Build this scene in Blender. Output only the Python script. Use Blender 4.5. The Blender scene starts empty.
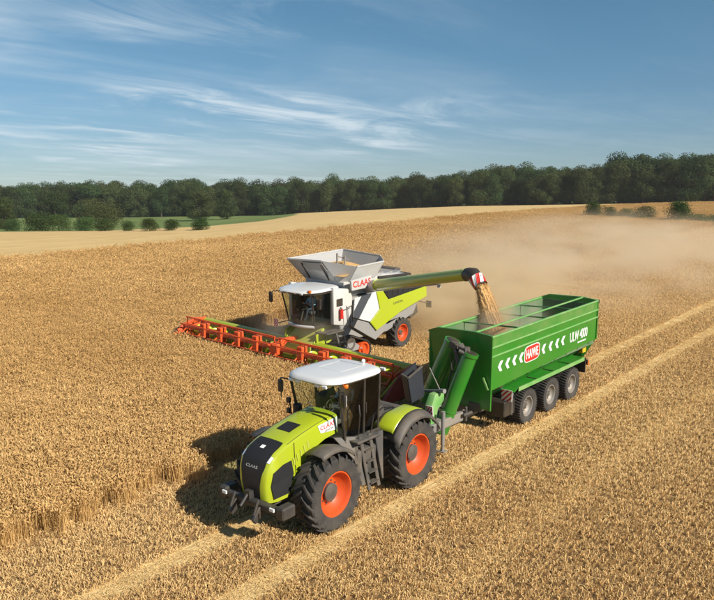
import bpy, bmesh, math, random
import numpy as np
from mathutils import Vector, Matrix
random.seed(7); rng = np.random.default_rng(7)
R_ = math.radians
sc = bpy.context.scene
COL = sc.collection

# ------------------------------------------------------------------ camera
# World frame: x = driving direction of the tractor, y = its left, z up. Calibrated from the photo.
PHI, FPX, CX, CY, CAMZ, YH = 0.883, 810.6, 357.0, 300.0, 9.667, 149.6
PITCH = math.atan((CY-YH)/FPX)
CAM = Vector((16.53, 14.15, CAMZ))
DEPTH = Vector((-math.sin(PHI), -math.cos(PHI), 0)); RIGHT = Vector((-math.cos(PHI), math.sin(PHI), 0))
FWD = DEPTH*math.cos(PITCH) + Vector((0, 0, -math.sin(PITCH)))
UPV = RIGHT.cross(FWD)
cam_d = bpy.data.cameras.new('camera'); cam = bpy.data.objects.new('camera', cam_d); COL.objects.link(cam)
cam_d.sensor_width = 36; cam_d.sensor_fit = 'HORIZONTAL'; cam_d.lens = 36*FPX/714
cam_d.clip_end = 20000; cam_d.clip_start = 0.1
cam.matrix_world = Matrix.Translation(CAM) @ Matrix((RIGHT, UPV, -FWD)).transposed().to_4x4()
sc.camera = cam

# ------------------------------------------------------------------ world, sun, exposure
SUN_AZ = Vector((0.0, 1.0, 0)).normalized(); SUN_EL = R_(35)
SUN = SUN_AZ*math.cos(SUN_EL) + Vector((0, 0, math.sin(SUN_EL)))
w = bpy.data.worlds.new('World'); sc.world = w; w.use_nodes = True
nt = w.node_tree; nt.nodes.clear()
def N(nt, t, **k):
    n = nt.nodes.new(t)
    for a, b in k.items(): setattr(n, a, b)
    return n
def L(nt, a, b): nt.links.new(a, b)
wo = N(nt, 'ShaderNodeOutputWorld'); bg = N(nt, 'ShaderNodeBackground'); L(nt, bg.outputs[0], wo.inputs[0])
bg.inputs[1].default_value = 0.060
tc = N(nt, 'ShaderNodeTexCoord')
# the field slopes up away from the camera, so the true horizon lies a little below the field plane's
tilt = N(nt, 'ShaderNodeMapping', vector_type='POINT')
ax = RIGHT; tilt_rot = Matrix.Rotation(R_(3.4), 3, ax).to_euler(); tilt.inputs['Rotation'].default_value = tilt_rot
L(nt, tc.outputs['Generated'], tilt.inputs[0])
sky = N(nt, 'ShaderNodeTexSky', sky_type='NISHITA'); sky.sun_disc = False
sky.sun_elevation = SUN_EL; sky.sun_rotation = math.atan2(SUN_AZ.x, SUN_AZ.y)
sky.air_density = 1.0; sky.dust_density = 0.25; sky.ozone_density = 1.6; sky.altitude = 600
L(nt, tilt.outputs[0], sky.inputs[0])
tint = N(nt, 'ShaderNodeMix', data_type='RGBA', blend_type='MULTIPLY'); tint.inputs[0].default_value = 1
L(nt, sky.outputs[0], tint.inputs[6])
sepz = N(nt, 'ShaderNodeSeparateXYZ'); L(nt, tilt.outputs[0], sepz.inputs[0])
el = N(nt, 'ShaderNodeMapRange', interpolation_type='SMOOTHSTEP'); L(nt, sepz.outputs[2], el.inputs[0]); el.inputs[1].default_value = 0.0; el.inputs[2].default_value = 0.24
grade = N(nt, 'ShaderNodeMix', data_type='RGBA'); L(nt, el.outputs[0], grade.inputs[0]); grade.inputs[6].default_value = (0.62, 0.75, 0.95, 1); grade.inputs[7].default_value = (0.60, 0.89, 0.96, 1)
L(nt, grade.outputs[2], tint.inputs[7])
# thin cirrus: stretched noise on a flat cloud layer high above
sep = N(nt, 'ShaderNodeSeparateXYZ'); L(nt, tilt.outputs[0], sep.inputs[0])
def M(op, a=None, b=None, c=None, clamp=False):
    n = N(nt, 'ShaderNodeMath', operation=op, use_clamp=clamp)
    for i, v in enumerate((a, b, c)):
        if v is None: continue
        if isinstance(v, (int, float)): n.inputs[i].default_value = v
        else: L(nt, v, n.inputs[i])
    return n.outputs[0]
zc = M('MAXIMUM', sep.outputs[2], 0.02); zc = M('ADD', zc, 0.05)
cb = N(nt, 'ShaderNodeCombineXYZ'); L(nt, M('DIVIDE', sep.outputs[0], zc), cb.inputs[0]); L(nt, M('DIVIDE', sep.outputs[1], zc), cb.inputs[1])
def cloudnoise(rot, scl, loc, scale, detail, dist, lo, hi):
    mp = N(nt, 'ShaderNodeMapping'); mp.inputs['Rotation'].default_value = (0, 0, rot); mp.inputs['Scale'].default_value = scl; mp.inputs['Location'].default_value = loc
    L(nt, cb.outputs[0], mp.inputs[0])
    n = N(nt, 'ShaderNodeTexNoise'); n.inputs['Scale'].default_value = scale; n.inputs['Detail'].default_value = detail; n.inputs['Roughness'].default_value = 0.62; n.inputs['Distortion'].default_value = dist
    L(nt, mp.outputs[0], n.inputs['Vector'])
    r = N(nt, 'ShaderNodeMapRange', interpolation_type='SMOOTHSTEP'); r.inputs[1].default_value = lo; r.inputs[2].default_value = hi
    L(nt, n.outputs[0], r.inputs[0]); return r.outputs[0]
fine = cloudnoise(1.35, (0.60, 1.5, 1), (2.1, 4.7, 0), 1.0, 11, 0.9, 0.42, 0.72)
patch = cloudnoise(0.2, (1, 1, 1), (1.3, 6.2, 0), 0.24, 4, 0.6, 0.40, 0.62)
dr = N(nt, 'ShaderNodeVectorMath', operation='DOT_PRODUCT'); L(nt, tilt.outputs[0], dr.inputs[0]); dr.inputs[1].default_value = RIGHT
bias = N(nt, 'ShaderNodeMapRange', interpolation_type='SMOOTHSTEP'); L(nt, dr.outputs['Value'], bias.inputs[0]); bias.inputs[1].default_value = 0.26; bias.inputs[2].default_value = -0.12; bias.inputs[3].default_value = 0.10; bias.inputs[4].default_value = 1.0
low = N(nt, 'ShaderNodeMapRange', interpolation_type='SMOOTHSTEP'); L(nt, sep.outputs[2], low.inputs[0]); low.inputs[1].default_value = 0.30; low.inputs[2].default_value = 0.05; low.inputs[3].default_value = 0.45; low.inputs[4].default_value = 1.25
veil = cloudnoise(0.4, (0.5, 1.2, 1), (1.3, 0.4, 0), 0.5, 5, 0.6, 0.38, 0.72)
cl = M('MULTIPLY', M('ADD', M('MULTIPLY', M('MULTIPLY', fine, patch), 0.85), M('MULTIPLY', veil, 0.30)), M('MULTIPLY', bias.outputs[0], low.outputs[0]), clamp=True)
mixc = N(nt, 'ShaderNodeMix', data_type='RGBA'); L(nt, cl, mixc.inputs[0]); L(nt, tint.outputs[2], mixc.inputs[6]); mixc.inputs[7].default_value = (8.4, 9.6, 10.4, 1)
L(nt, mixc.outputs[2], bg.inputs[0])
sun_d = bpy.data.lights.new('sun', 'SUN'); sun_d.energy = 4.8; sun_d.angle = R_(0.53); sun_d.color = (1.0, 0.93, 0.82)
sun = bpy.data.objects.new('sun', sun_d); COL.objects.link(sun); sun.location = (0, 0, 60)
sun.rotation_euler = SUN.to_track_quat('Z', 'Y').to_euler()
sc.view_settings.view_transform = 'Standard'; sc.view_settings.look = 'None'; sc.view_settings.gamma = 1
sc.view_settings.exposure = 0.48; sc.view_settings.use_curve_mapping = False
sc.render.engine = 'CYCLES'; sc.cycles.use_denoising = True
sc.cycles.max_bounces = 6; sc.cycles.diffuse_bounces = 3; sc.cycles.glossy_bounces = 3; sc.cycles.transmission_bounces = 4
sc.cycles.transparent_max_bounces = 12; sc.cycles.volume_bounces = 2; sc.cycles.volume_step_rate = 2.0; sc.cycles.volume_max_steps = 128
sc.cycles.sample_clamp_indirect = 6; sc.cycles.caustics_reflective = False; sc.cycles.caustics_refractive = False

# ------------------------------------------------------------------ pixel <-> world helpers
def ray(u, v): return FWD + RIGHT*((u-CX)/FPX) + UPV*((CY-v)/FPX)
def P(u, v, x=None, y=None, z=None):
    d = ray(u, v)
    if x is not None: t = (x-CAM.x)/d.x
    elif y is not None: t = (y-CAM.y)/d.y
    else: t = (z-CAM.z)/d.z
    return CAM + d*t
def proj(p):
    q = Vector(p)-CAM; d = q.dot(FWD)
    return (CX+FPX*q.dot(RIGHT)/d, CY-FPX*q.dot(UPV)/d, d)
def slope(v):
    U = (CY-v)/FPX
    return -(-math.sin(PITCH)+U*math.cos(PITCH))/(math.cos(PITCH)+U*math.sin(PITCH))

# ------------------------------------------------------------------ materials
def mat(name, col, rough=0.5, metal=0.0, var=0.0, vscale=3.0, dust=0.0, dscale=1.2, bump=0.0, bscale=40, coat=0.0, dustcol=(0.42, 0.30, 0.16), spec=0.5, objrand=0.0):
    m = bpy.data.materials.new(name); m.use_nodes = True; t = m.node_tree
    b = t.nodes['Principled BSDF']
    b.inputs['Base Color'].default_value = (*col, 1); b.inputs['Roughness'].default_value = rough; b.inputs['Metallic'].default_value = metal
    b.inputs['Coat Weight'].default_value = coat; b.inputs['Coat Roughness'].default_value = 0.12; b.inputs['Specular IOR Level'].default_value = spec
    g = N(t, 'ShaderNodeTexCoord'); out = None
    def noise(scale, detail=5):
        n = N(t, 'ShaderNodeTexNoise'); n.inputs['Scale'].default_value = scale; n.inputs['Detail'].default_value = detail
        L(t, g.outputs['Object'], n.inputs['Vector']); return n
    def mixrgb(fac, a, c2, mode='MIX'):
        x = N(t, 'ShaderNodeMix', data_type='RGBA', blend_type=mode)
        if isinstance(fac, float): x.inputs[0].default_value = fac
        else: L(t, fac, x.inputs[0])
        if isinstance(a, tuple): x.inputs[6].default_value = (*a, 1)
        else: L(t, a, x.inputs[6])
        if isinstance(c2, tuple): x.inputs[7].default_value = (*c2, 1)
        else: L(t, c2, x.inputs[7])
        return x.outputs[2]
    cur = tuple(col)
    if var:
        n = noise(vscale); r = N(t, 'ShaderNodeMapRange'); r.inputs[1].default_value = 0.3; r.inputs[2].default_value = 0.7
        L(t, n.outputs[0], r.inputs[0])
        cur = mixrgb(r.outputs[0], tuple(c*(1-var) for c in col), tuple(min(1, c*(1+var)) for c in col))
    if objrand:
        oi = N(t, 'ShaderNodeObjectInfo'); r = N(t, 'ShaderNodeMapRange'); r.inputs[3].default_value = 1-objrand; r.inputs[4].default_value = 1+objrand
        L(t, oi.outputs['Random'], r.inputs[0])
        h = N(t, 'ShaderNodeHueSaturation'); L(t, r.outputs[0], h.inputs['Value'])
        if isinstance(cur, tuple): h.inputs['Color'].default_value = (*cur, 1)
        else: L(t, cur, h.inputs['Color'])
        cur = h.outputs[0]
    if dust:
        n = noise(dscale, 8); r = N(t, 'ShaderNodeMapRange'); r.inputs[1].default_value = 0.38; r.inputs[2].default_value = 0.75; r.inputs[3].default_value = dust*0.25; r.inputs[4].default_value = dust
        L(t, n.outputs[0], r.inputs[0])
        cur = mixrgb(r.outputs[0], cur, dustcol)
        rr = N(t, 'ShaderNodeMapRange'); rr.inputs[3].default_value = rough; rr.inputs[4].default_value = min(1, rough+0.7); L(t, r.outputs[0], rr.inputs[0]); L(t, rr.outputs[0], b.inputs['Roughness'])
    if not isinstance(cur, tuple): L(t, cur, b.inputs['Base Color'])
    if bump:
        n = noise(bscale, 6); bp = N(t, 'ShaderNodeBump'); bp.inputs['Strength'].default_value = bump; bp.inputs['Distance'].default_value = 0.02
        L(t, n.outputs[0], bp.inputs['Height']); L(t, bp.outputs[0], b.inputs['Normal'])
    return m
LIME = mat('lime_paint', (0.37, 0.455, 0.008), 0.28, dust=0.14, coat=0.5)
LIMED = mat('lime_dusty', (0.40, 0.50, 0.02), 0.4, dust=0.55, dscale=0.9)
WHITE = mat('white_paint', (0.64, 0.65, 0.65), 0.3, dust=0.12, coat=0.4)
LGREY = mat('light_grey_paint', (0.50, 0.51, 0.51), 0.4, dust=0.3)
MGREY = mat('mid_grey_sheet', (0.24, 0.25, 0.26), 0.5, dust=0.35)
DGREY = mat('dark_grey_plastic', (0.045, 0.047, 0.05), 0.55, dust=0.25, dscale=2.5)
BLACK = mat('black_plastic', (0.014, 0.014, 0.015), 0.45, dust=0.14, dscale=3)
GRILLE = mat('black_mesh', (0.012, 0.012, 0.013), 0.6, bump=0.6, bscale=90)
RUBBER = mat('tyre_rubber', (0.022, 0.021, 0.021), 0.85, dust=0.40, dscale=3.0, dustcol=(0.16, 0.135, 0.105), bump=0.2)
ORANGE = mat('orange_rim_paint', (0.62, 0.066, 0.005), 0.38, dust=0.1, coat=0.3)
REELORANGE = mat('reel_orange', (0.72, 0.085, 0.010), 0.42, dust=0.15)
RED = mat('sign_red', (0.58, 0.03, 0.02), 0.4)
DRED = mat('dark_red_paint', (0.30, 0.015, 0.015), 0.45, dust=0.2)
GREEN = mat('green_paint', (0.009, 0.20, 0.011), 0.30, dust=0.10, coat=0.5, dscale=0.8, bump=0.12, bscale=2.5)
LGREEN = mat('rim_green', (0.10, 0.34, 0.07), 0.4, dust=0.5, dscale=2, dustcol=(0.40, 0.42, 0.22))
RIMGREEN = mat('dusty_rim_green', (0.025, 0.22, 0.022), 0.4, dust=0.3, dscale=1.5, coat=0.3)
LINING = mat('dusty_lining', (0.05, 0.16, 0.05), 0.6, dust=0.7, dscale=1.0, dustcol=(0.22, 0.22, 0.15))
SILVER = mat('silver_rim', (0.27, 0.27, 0.265), 0.45, metal=0.35, dust=0.4, dscale=4)
STEEL = mat('steel_frame', (0.22, 0.225, 0.23), 0.5, metal=0.2, dust=0.4)
SIGNW = mat('sign_white', (0.80, 0.80, 0.78), 0.45)
LETW = mat('white_lettering', (0.82, 0.83, 0.80), 0.5)
LETD = mat('dark_lettering', (0.03, 0.03, 0.03), 0.5)
AMBER = mat('amber_lens', (0.75, 0.16, 0.01), 0.2)
LAMP = mat('lamp_lens', (0.75, 0.77, 0.78), 0.12, coat=0.6)
GRAIN = mat('grain', (0.60, 0.36, 0.135), 0.85, var=0.25, vscale=14, bump=1.0, bscale=45)
SKIN = mat('skin', (0.52, 0.30, 0.20), 0.55)
SHIRT = mat('blue_shirt', (0.42, 0.56, 0.68), 0.8, var=0.15)
TROUS = mat('dark_trousers', (0.03, 0.035, 0.05), 0.85)
HAIR = mat('brown_hair', (0.05, 0.03, 0.018), 0.7)
SEATM = mat('seat_fabric', (0.07, 0.072, 0.08), 0.8)
def glass(name, tintc, gl=0.05):
    m = bpy.data.materials.new(name); m.use_nodes = True; t = m.node_tree; t.nodes.clear()
    o = N(t, 'ShaderNodeOutputMaterial'); mx = N(t, 'ShaderNodeMixShader'); tr = N(t, 'ShaderNodeBsdfTransparent'); g = N(t, 'ShaderNodeBsdfGlossy')
    f = N(t, 'ShaderNodeFresnel'); f.inputs[0].default_value = 1.28; g.inputs['Roughness'].default_value = gl; tr.inputs[0].default_value = (*tintc, 1)
    fa = N(t, 'ShaderNodeMath', operation='ADD', use_clamp=True); fa.inputs[1].default_value = 0.008; L(t, f.outputs[0], fa.inputs[0])
    L(t, fa.outputs[0], mx.inputs[0]); L(t, tr.outputs[0], mx.inputs[1]); L(t, g.outputs[0], mx.inputs[2]); L(t, mx.outputs[0], o.inputs[0]); return m
DOORGLASS = glass('tinted_door_glass', (0.74, 0.78, 0.76))
GLASS = glass('cab_glass', (0.90, 0.96, 0.93))
def foliage(name, c1, c2, trans=0.25):
    m = bpy.data.materials.new(name); m.use_nodes = True; t = m.node_tree; t.nodes.clear()
    o = N(t, 'ShaderNodeOutputMaterial'); d = N(t, 'ShaderNodeBsdfDiffuse'); tl = N(t, 'ShaderNodeBsdfTranslucent'); mx = N(t, 'ShaderNodeMixShader'); mx.inputs[0].default_value = trans
    g = N(t, 'ShaderNodeTexCoord'); n = N(t, 'ShaderNodeTexNoise'); n.inputs['Scale'].default_value = 0.55; n.inputs['Detail'].default_value = 6; L(t, g.outputs['Object'], n.inputs['Vector'])
    oi = N(t, 'ShaderNodeObjectInfo')
    x = N(t, 'ShaderNodeMix', data_type='RGBA'); x.inputs[6].default_value = (*c1, 1); x.inputs[7].default_value = (*c2, 1)
    r = N(t, 'ShaderNodeMapRange'); r.inputs[1].default_value = 0.3; r.inputs[2].default_value = 0.7; L(t, n.outputs[0], r.inputs[0]); L(t, r.outputs[0], x.inputs[0])
    h = N(t, 'ShaderNodeHueSaturation'); L(t, x.outputs[2], h.inputs['Color'])
    rv = N(t, 'ShaderNodeMapRange'); rv.inputs[3].default_value = 0.72; rv.inputs[4].default_value = 1.35; L(t, oi.outputs['Random'], rv.inputs[0]); L(t, rv.outputs[0], h.inputs['Value'])
    fr = N(t, 'ShaderNodeMath', operation='FRACT'); mu = N(t, 'ShaderNodeMath', operation='MULTIPLY'); mu.inputs[1].default_value = 7.31; L(t, oi.outputs['Random'], mu.inputs[0]); L(t, mu.outputs[0], fr.inputs[0])
    rh = N(t, 'ShaderNodeMapRange'); rh.inputs[3].default_value = 0.465; rh.inputs[4].default_value = 0.53; L(t, fr.outputs[0], rh.inputs[0]); L(t, rh.outputs[0], h.inputs['Hue'])
    L(t, h.outputs[0], d.inputs[0]); L(t, h.outputs[0], tl.inputs[0]); L(t, d.outputs[0], mx.inputs[1]); L(t, tl.outputs[0], mx.inputs[2]); L(t, mx.outputs[0], o.inputs[0]); return m
LEAF = foliage('woodland_leaves', (0.034, 0.054, 0.020), (0.075, 0.100, 0.036))
LEAFB = foliage('bush_leaves', (0.040, 0.072, 0.022), (0.078, 0.118, 0.036))
LEAFO = foliage('olive_leaves', (0.062, 0.080, 0.028), (0.105, 0.118, 0.046))
BARK = mat('bark', (0.075, 0.058, 0.042), 0.9, var=0.3)
def straw_mat(name, c1, c2, trans=0.2, rv=0.22, ps=0.07):
    m = bpy.data.materials.new(name); m.use_nodes = True; t = m.node_tree; t.nodes.clear()
    o = N(t, 'ShaderNodeOutputMaterial'); d = N(t, 'ShaderNodeBsdfDiffuse'); tl = N(t, 'ShaderNodeBsdfTranslucent'); mx = N(t, 'ShaderNodeMixShader'); mx.inputs[0].default_value = trans
    g = N(t, 'ShaderNodeNewGeometry'); n = N(t, 'ShaderNodeTexNoise'); n.inputs['Scale'].default_value = ps; n.inputs['Detail'].default_value = 8; n.inputs['Roughness'].default_value = 0.68; L(t, g.outputs['Position'], n.inputs['Vector'])
    oi = N(t, 'ShaderNodeObjectInfo')
    x = N(t, 'ShaderNodeMix', data_type='RGBA'); x.inputs[6].default_value = (*c1, 1); x.inputs[7].default_value = (*c2, 1)
    r = N(t, 'ShaderNodeMapRange'); r.inputs[1].default_value = 0.32; r.inputs[2].default_value = 0.68; L(t, n.outputs[0], r.inputs[0]); L(t, r.outputs[0], x.inputs[0])
    h = N(t, 'ShaderNodeHueSaturation'); L(t, x.outputs[2], h.inputs['Color'])
    q = N(t, 'ShaderNodeMapRange'); q.inputs[3].default_value = 1-rv; q.inputs[4].default_value = 1+rv
    isl = N(t, 'ShaderNodeMath', operation='ADD'); L(t, oi.outputs['Random'], isl.inputs[0]); L(t, g.outputs['Random Per Island'], isl.inputs[1])
    fr = N(t, 'ShaderNodeMath', operation='FRACT'); L(t, isl.outputs[0], fr.inputs[0]); L(t, fr.outputs[0], q.inputs[0]); L(t, q.outputs[0], h.inputs['Value'])
    L(t, h.outputs[0], d.inputs[0]); L(t, h.outputs[0], tl.inputs[0]); L(t, d.outputs[0], mx.inputs[1]); L(t, tl.outputs[0], mx.inputs[2]); L(t, mx.outputs[0], o.inputs[0]); return m
EAR = straw_mat('wheat_ear', (0.56, 0.350, 0.138), (0.70, 0.475, 0.212), 0.15, 0.30)
STALK = straw_mat('wheat_stalk', (0.54, 0.335, 0.12), (0.66, 0.43, 0.175), 0.25, 0.3)
STUB = straw_mat('stubble_straw', (0.61, 0.40, 0.170), (0.76, 0.54, 0.260), 0.15, 0.30)
CHOP = straw_mat('chopped_straw', (0.68, 0.47, 0.20), (0.80, 0.58, 0.27), 0.1, 0.2)

# ------------------------------------------------------------------ mesh builder
class MB:
    def __init__(s): s.v = []; s.f = []
    def add(s, vs, fs):
        o = len(s.v); s.v += [tuple(x) for x in vs]; s.f += [tuple(i+o for i in f) for f in fs]; return s
    def box(s, c, d, rot=None):
        x, y, z = (k/2 for k in d); vs = [Vector((a*x, b*y, e*z)) for a in (-1, 1) for b in (-1, 1) for e in (-1, 1)]
        if rot is not None: vs = [rot @ q for q in vs]
        c = Vector(c)
        return s.add([q+c for q in vs], [(0, 1, 3, 2), (4, 6, 7, 5), (0, 4, 5, 1), (2, 3, 7, 6), (0, 2, 6, 4), (1, 5, 7, 3)])
    def bar(s, a, b, wd, ht, up=(0, 0, 1)):
        a = Vector(a); b = Vector(b); d = (b-a); l = d.length; d.normalize(); up = Vector(up)
        sd = d.cross(up)
        if sd.length < 1e-4: sd = d.cross(Vector((0, 1, 0)))
        sd.normalize(); u2 = sd.cross(d)
        return s.box((a+b)/2, (l, wd, ht), Matrix((d, sd, u2)).transposed())
    def tube(s, a, b, r0, r1=None, n=10, caps=True):
        return s.path([a, b], [r0, r0 if r1 is None else r1], n, caps)
    def path(s, pts, rad, n=8, caps=True):
        pts = [Vector(p) for p in pts]; m = len(pts)
        if isinstance(rad, (int, float)): rad = [rad]*m
        vs = []; prev = None
        for i in range(m):
            t = (pts[min(i+1, m-1)]-pts[max(i-1, 0)]).normalized()
            if prev is None: q = t.orthogonal().normalized()
            else: q = (prev - t*prev.dot(t)); q = q.normalized() if q.length > 1e-5 else t.orthogonal().normalized()
            prev = q; b = t.cross(q)
            vs += [pts[i]+(q*math.cos(2*math.pi*k/n)+b*math.sin(2*math.pi*k/n))*rad[i] for k in range(n)]
        fs = [(i*n+k, i*n+(k+1) % n, (i+1)*n+(k+1) % n, (i+1)*n+k) for i in range(m-1) for k in range(n)]
        if caps: fs += [tuple(range(n))[::-1], tuple((m-1)*n+k for k in range(n))]
        return s.add(vs, fs)
    def lathe(s, prof, c=(0, 0, 0), n=40):   # axis Y ; prof = [(radius, y)]
        c = Vector(c); m = len(prof)
        vs = [c+Vector((r*math.cos(2*math.pi*k/n), y, r*math.sin(2*math.pi*k/n))) for (r, y) in prof for k in range(n)]
        return s.add(vs, [(i*n+k, (i+1)*n+k, (i+1)*n+(k+1) % n, i*n+(k+1) % n) for i in range(m-1) for k in range(n)])
    def prism(s, poly, off):   # 3D polygon + offset vector
        off = Vector(off); a = [Vector(p) for p in poly]; n = len(a)
        return s.add(a+[p+off for p in a], [tuple(range(n))[::-1], tuple(range(n, 2*n))] + [(i, (i+1) % n, n+(i+1) % n, n+i) for i in range(n)])
    def quad(s, *p): return s.add(p, [tuple(range(len(p)))])
    def build(s, name, m, parent=None, smooth=None, bevel=0, seg=1, origin=None):
        me = bpy.data.meshes.new(name); me.from_pydata(s.v, [], s.f)
        bm = bmesh.new(); bm.from_mesh(me)
        bmesh.ops.recalc_face_normals(bm, faces=bm.faces)
        if bevel:
            es = [e for e in bm.edges if len(e.link_faces) == 2 and e.calc_face_angle(0) > 0.5]
            try: bmesh.ops.bevel(bm, geom=es, offset=bevel, segments=seg, affect='EDGES', profile=0.5, clamp_overlap=True)
            except Exception: pass
        if smooth is not None:
            for f in bm.faces: f.smooth = True
            for e in bm.edges:
                if len(e.link_faces) == 2 and e.calc_face_angle(0) > R_(smooth): e.smooth = False
        if origin is not None:
            bmesh.ops.translate(bm, verts=bm.verts, vec=-Vector(origin))
        bm.to_mesh(me); bm.free()
        for mm in (m if isinstance(m, (list, tuple)) else [m]): me.materials.append(mm)
        o = bpy.data.objects.new(name, me); COL.objects.link(o)
        if origin is not None: o.location = origin
        if parent is not None: o.parent = parent
        return o
def tag(o, label=None, cat=None, group=None, kind=None):
    for k, v in (('label', label), ('category', cat), ('group', group), ('kind', kind)):
        if v: o[k] = v
    return o
def empty(name, loc=(0, 0, 0), rz=0, parent=None):
    o = bpy.data.objects.new(name, None); o.empty_display_size = 0.2; COL.objects.link(o); o.location = loc; o.rotation_euler = (0, 0, rz)
    if parent is not None: o.parent = parent
    return o
def copy_tree(o, parent=None):
    c = o.copy(); COL.objects.link(c); c.parent = parent
    for ch in list(o.children): copy_tree(ch, c)
    return c
def text(txt, name, m, parent, origin, xdir, ydir, height, width=None, depth=0.006, bold=0.0):
    cu = bpy.data.curves.new('t', 'FONT'); cu.body = txt; cu.extrude = depth/2; cu.offset = bold; cu.resolution_u = 3
    ob = bpy.data.objects.new('t', cu); COL.objects.link(ob)
    dg = bpy.context.evaluated_depsgraph_get(); me = bpy.data.meshes.new_from_object(ob.evaluated_get(dg))
    bpy.data.objects.remove(ob); bpy.data.curves.remove(cu)
    co = np.empty(len(me.vertices)*3); me.vertices.foreach_get('co', co); co = co.reshape(-1, 3)
    lo, hi = co.min(0), co.max(0); sy = height/(hi[1]-lo[1]); sx = sy if width is None else width/(hi[0]-lo[0])
    X = Vector(xdir).normalized(); Y = Vector(ydir); Y = (Y-X*Y.dot(X)).normalized(); Z = X.cross(Y)
    o0 = Vector(origin)
    out = [o0+X*((a-lo[0])*sx)+Y*((b-lo[1])*sy)+Z*c for a, b, c in co]
    me.vertices.foreach_set('co', np.array([tuple(q) for q in out]).ravel()); me.materials.clear(); me.materials.append(m); me.update()
    o = bpy.data.objects.new(name, me); COL.objects.link(o); o.parent = parent
    return o

# ------------------------------------------------------------------ terrain
def interp(x, xs, ys): return np.interp(x, xs, ys)
V_CREST = ([-300, 0, 100, 200, 250, 300, 400, 470, 560, 714, 1000], [233, 232, 231, 227, 222.5, 217, 211, 207, 205.5, 204.5, 204])
V_BASE = ([-300, 0, 130, 270, 300, 400, 465, 590, 714, 1000], [218.5, 218, 217, 215.5, 213, 208.5, 206, 204.2, 202, 201])
Y_TREE = ([-300, 0, 300, 450, 600, 714, 1000], [345, 340, 315, 290, 265, 255, 250])
SL = np.vectorize(slope)
def terrain_z(x, y):
    x = np.asarray(x, float); y = np.asarray(y, float)
    a = (x-CAM.x)*RIGHT.x+(y-CAM.y)*RIGHT.y; D = (x-CAM.x)*DEPTH.x+(y-CAM.y)*DEPTH.y
    u = 357+FPX*1.01*a/np.maximum(D, 8)
    u = np.clip(u, -300, 1000)
    s_c = SL(interp(u, *V_CREST)); t = 2*CAMZ/s_c-100; Yc = 50+t; k = s_c/(2*t)
    z1 = -k*np.clip(D-50, 0, None)**2
    yt = np.maximum(interp(u, *Y_TREE), Yc+20); s_t = np.minimum(SL(interp(u, *V_BASE)), s_c-0.0005)
    s = s_c + (s_t-s_c)*np.clip((D-Yc)/(yt-Yc), 0, 1)
    s = s - 0.013*np.clip((D-yt-22)/90, 0, 1)
    z2 = CAMZ - s*D - 0.004*np.clip(D-yt-120, 0, None)
    return np.where(D < Yc, z1, z2)
def tz(x, y): return float(terrain_z(np.array([x]), np.array([y]))[0])
def at_uD(u, D):   # ground point seen in image column u at depth D
    a = (u-357)/FPX*D/1.01; p = CAM+RIGHT*a+DEPTH*D
    return Vector((p.x, p.y, tz(p.x, p.y)))
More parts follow.
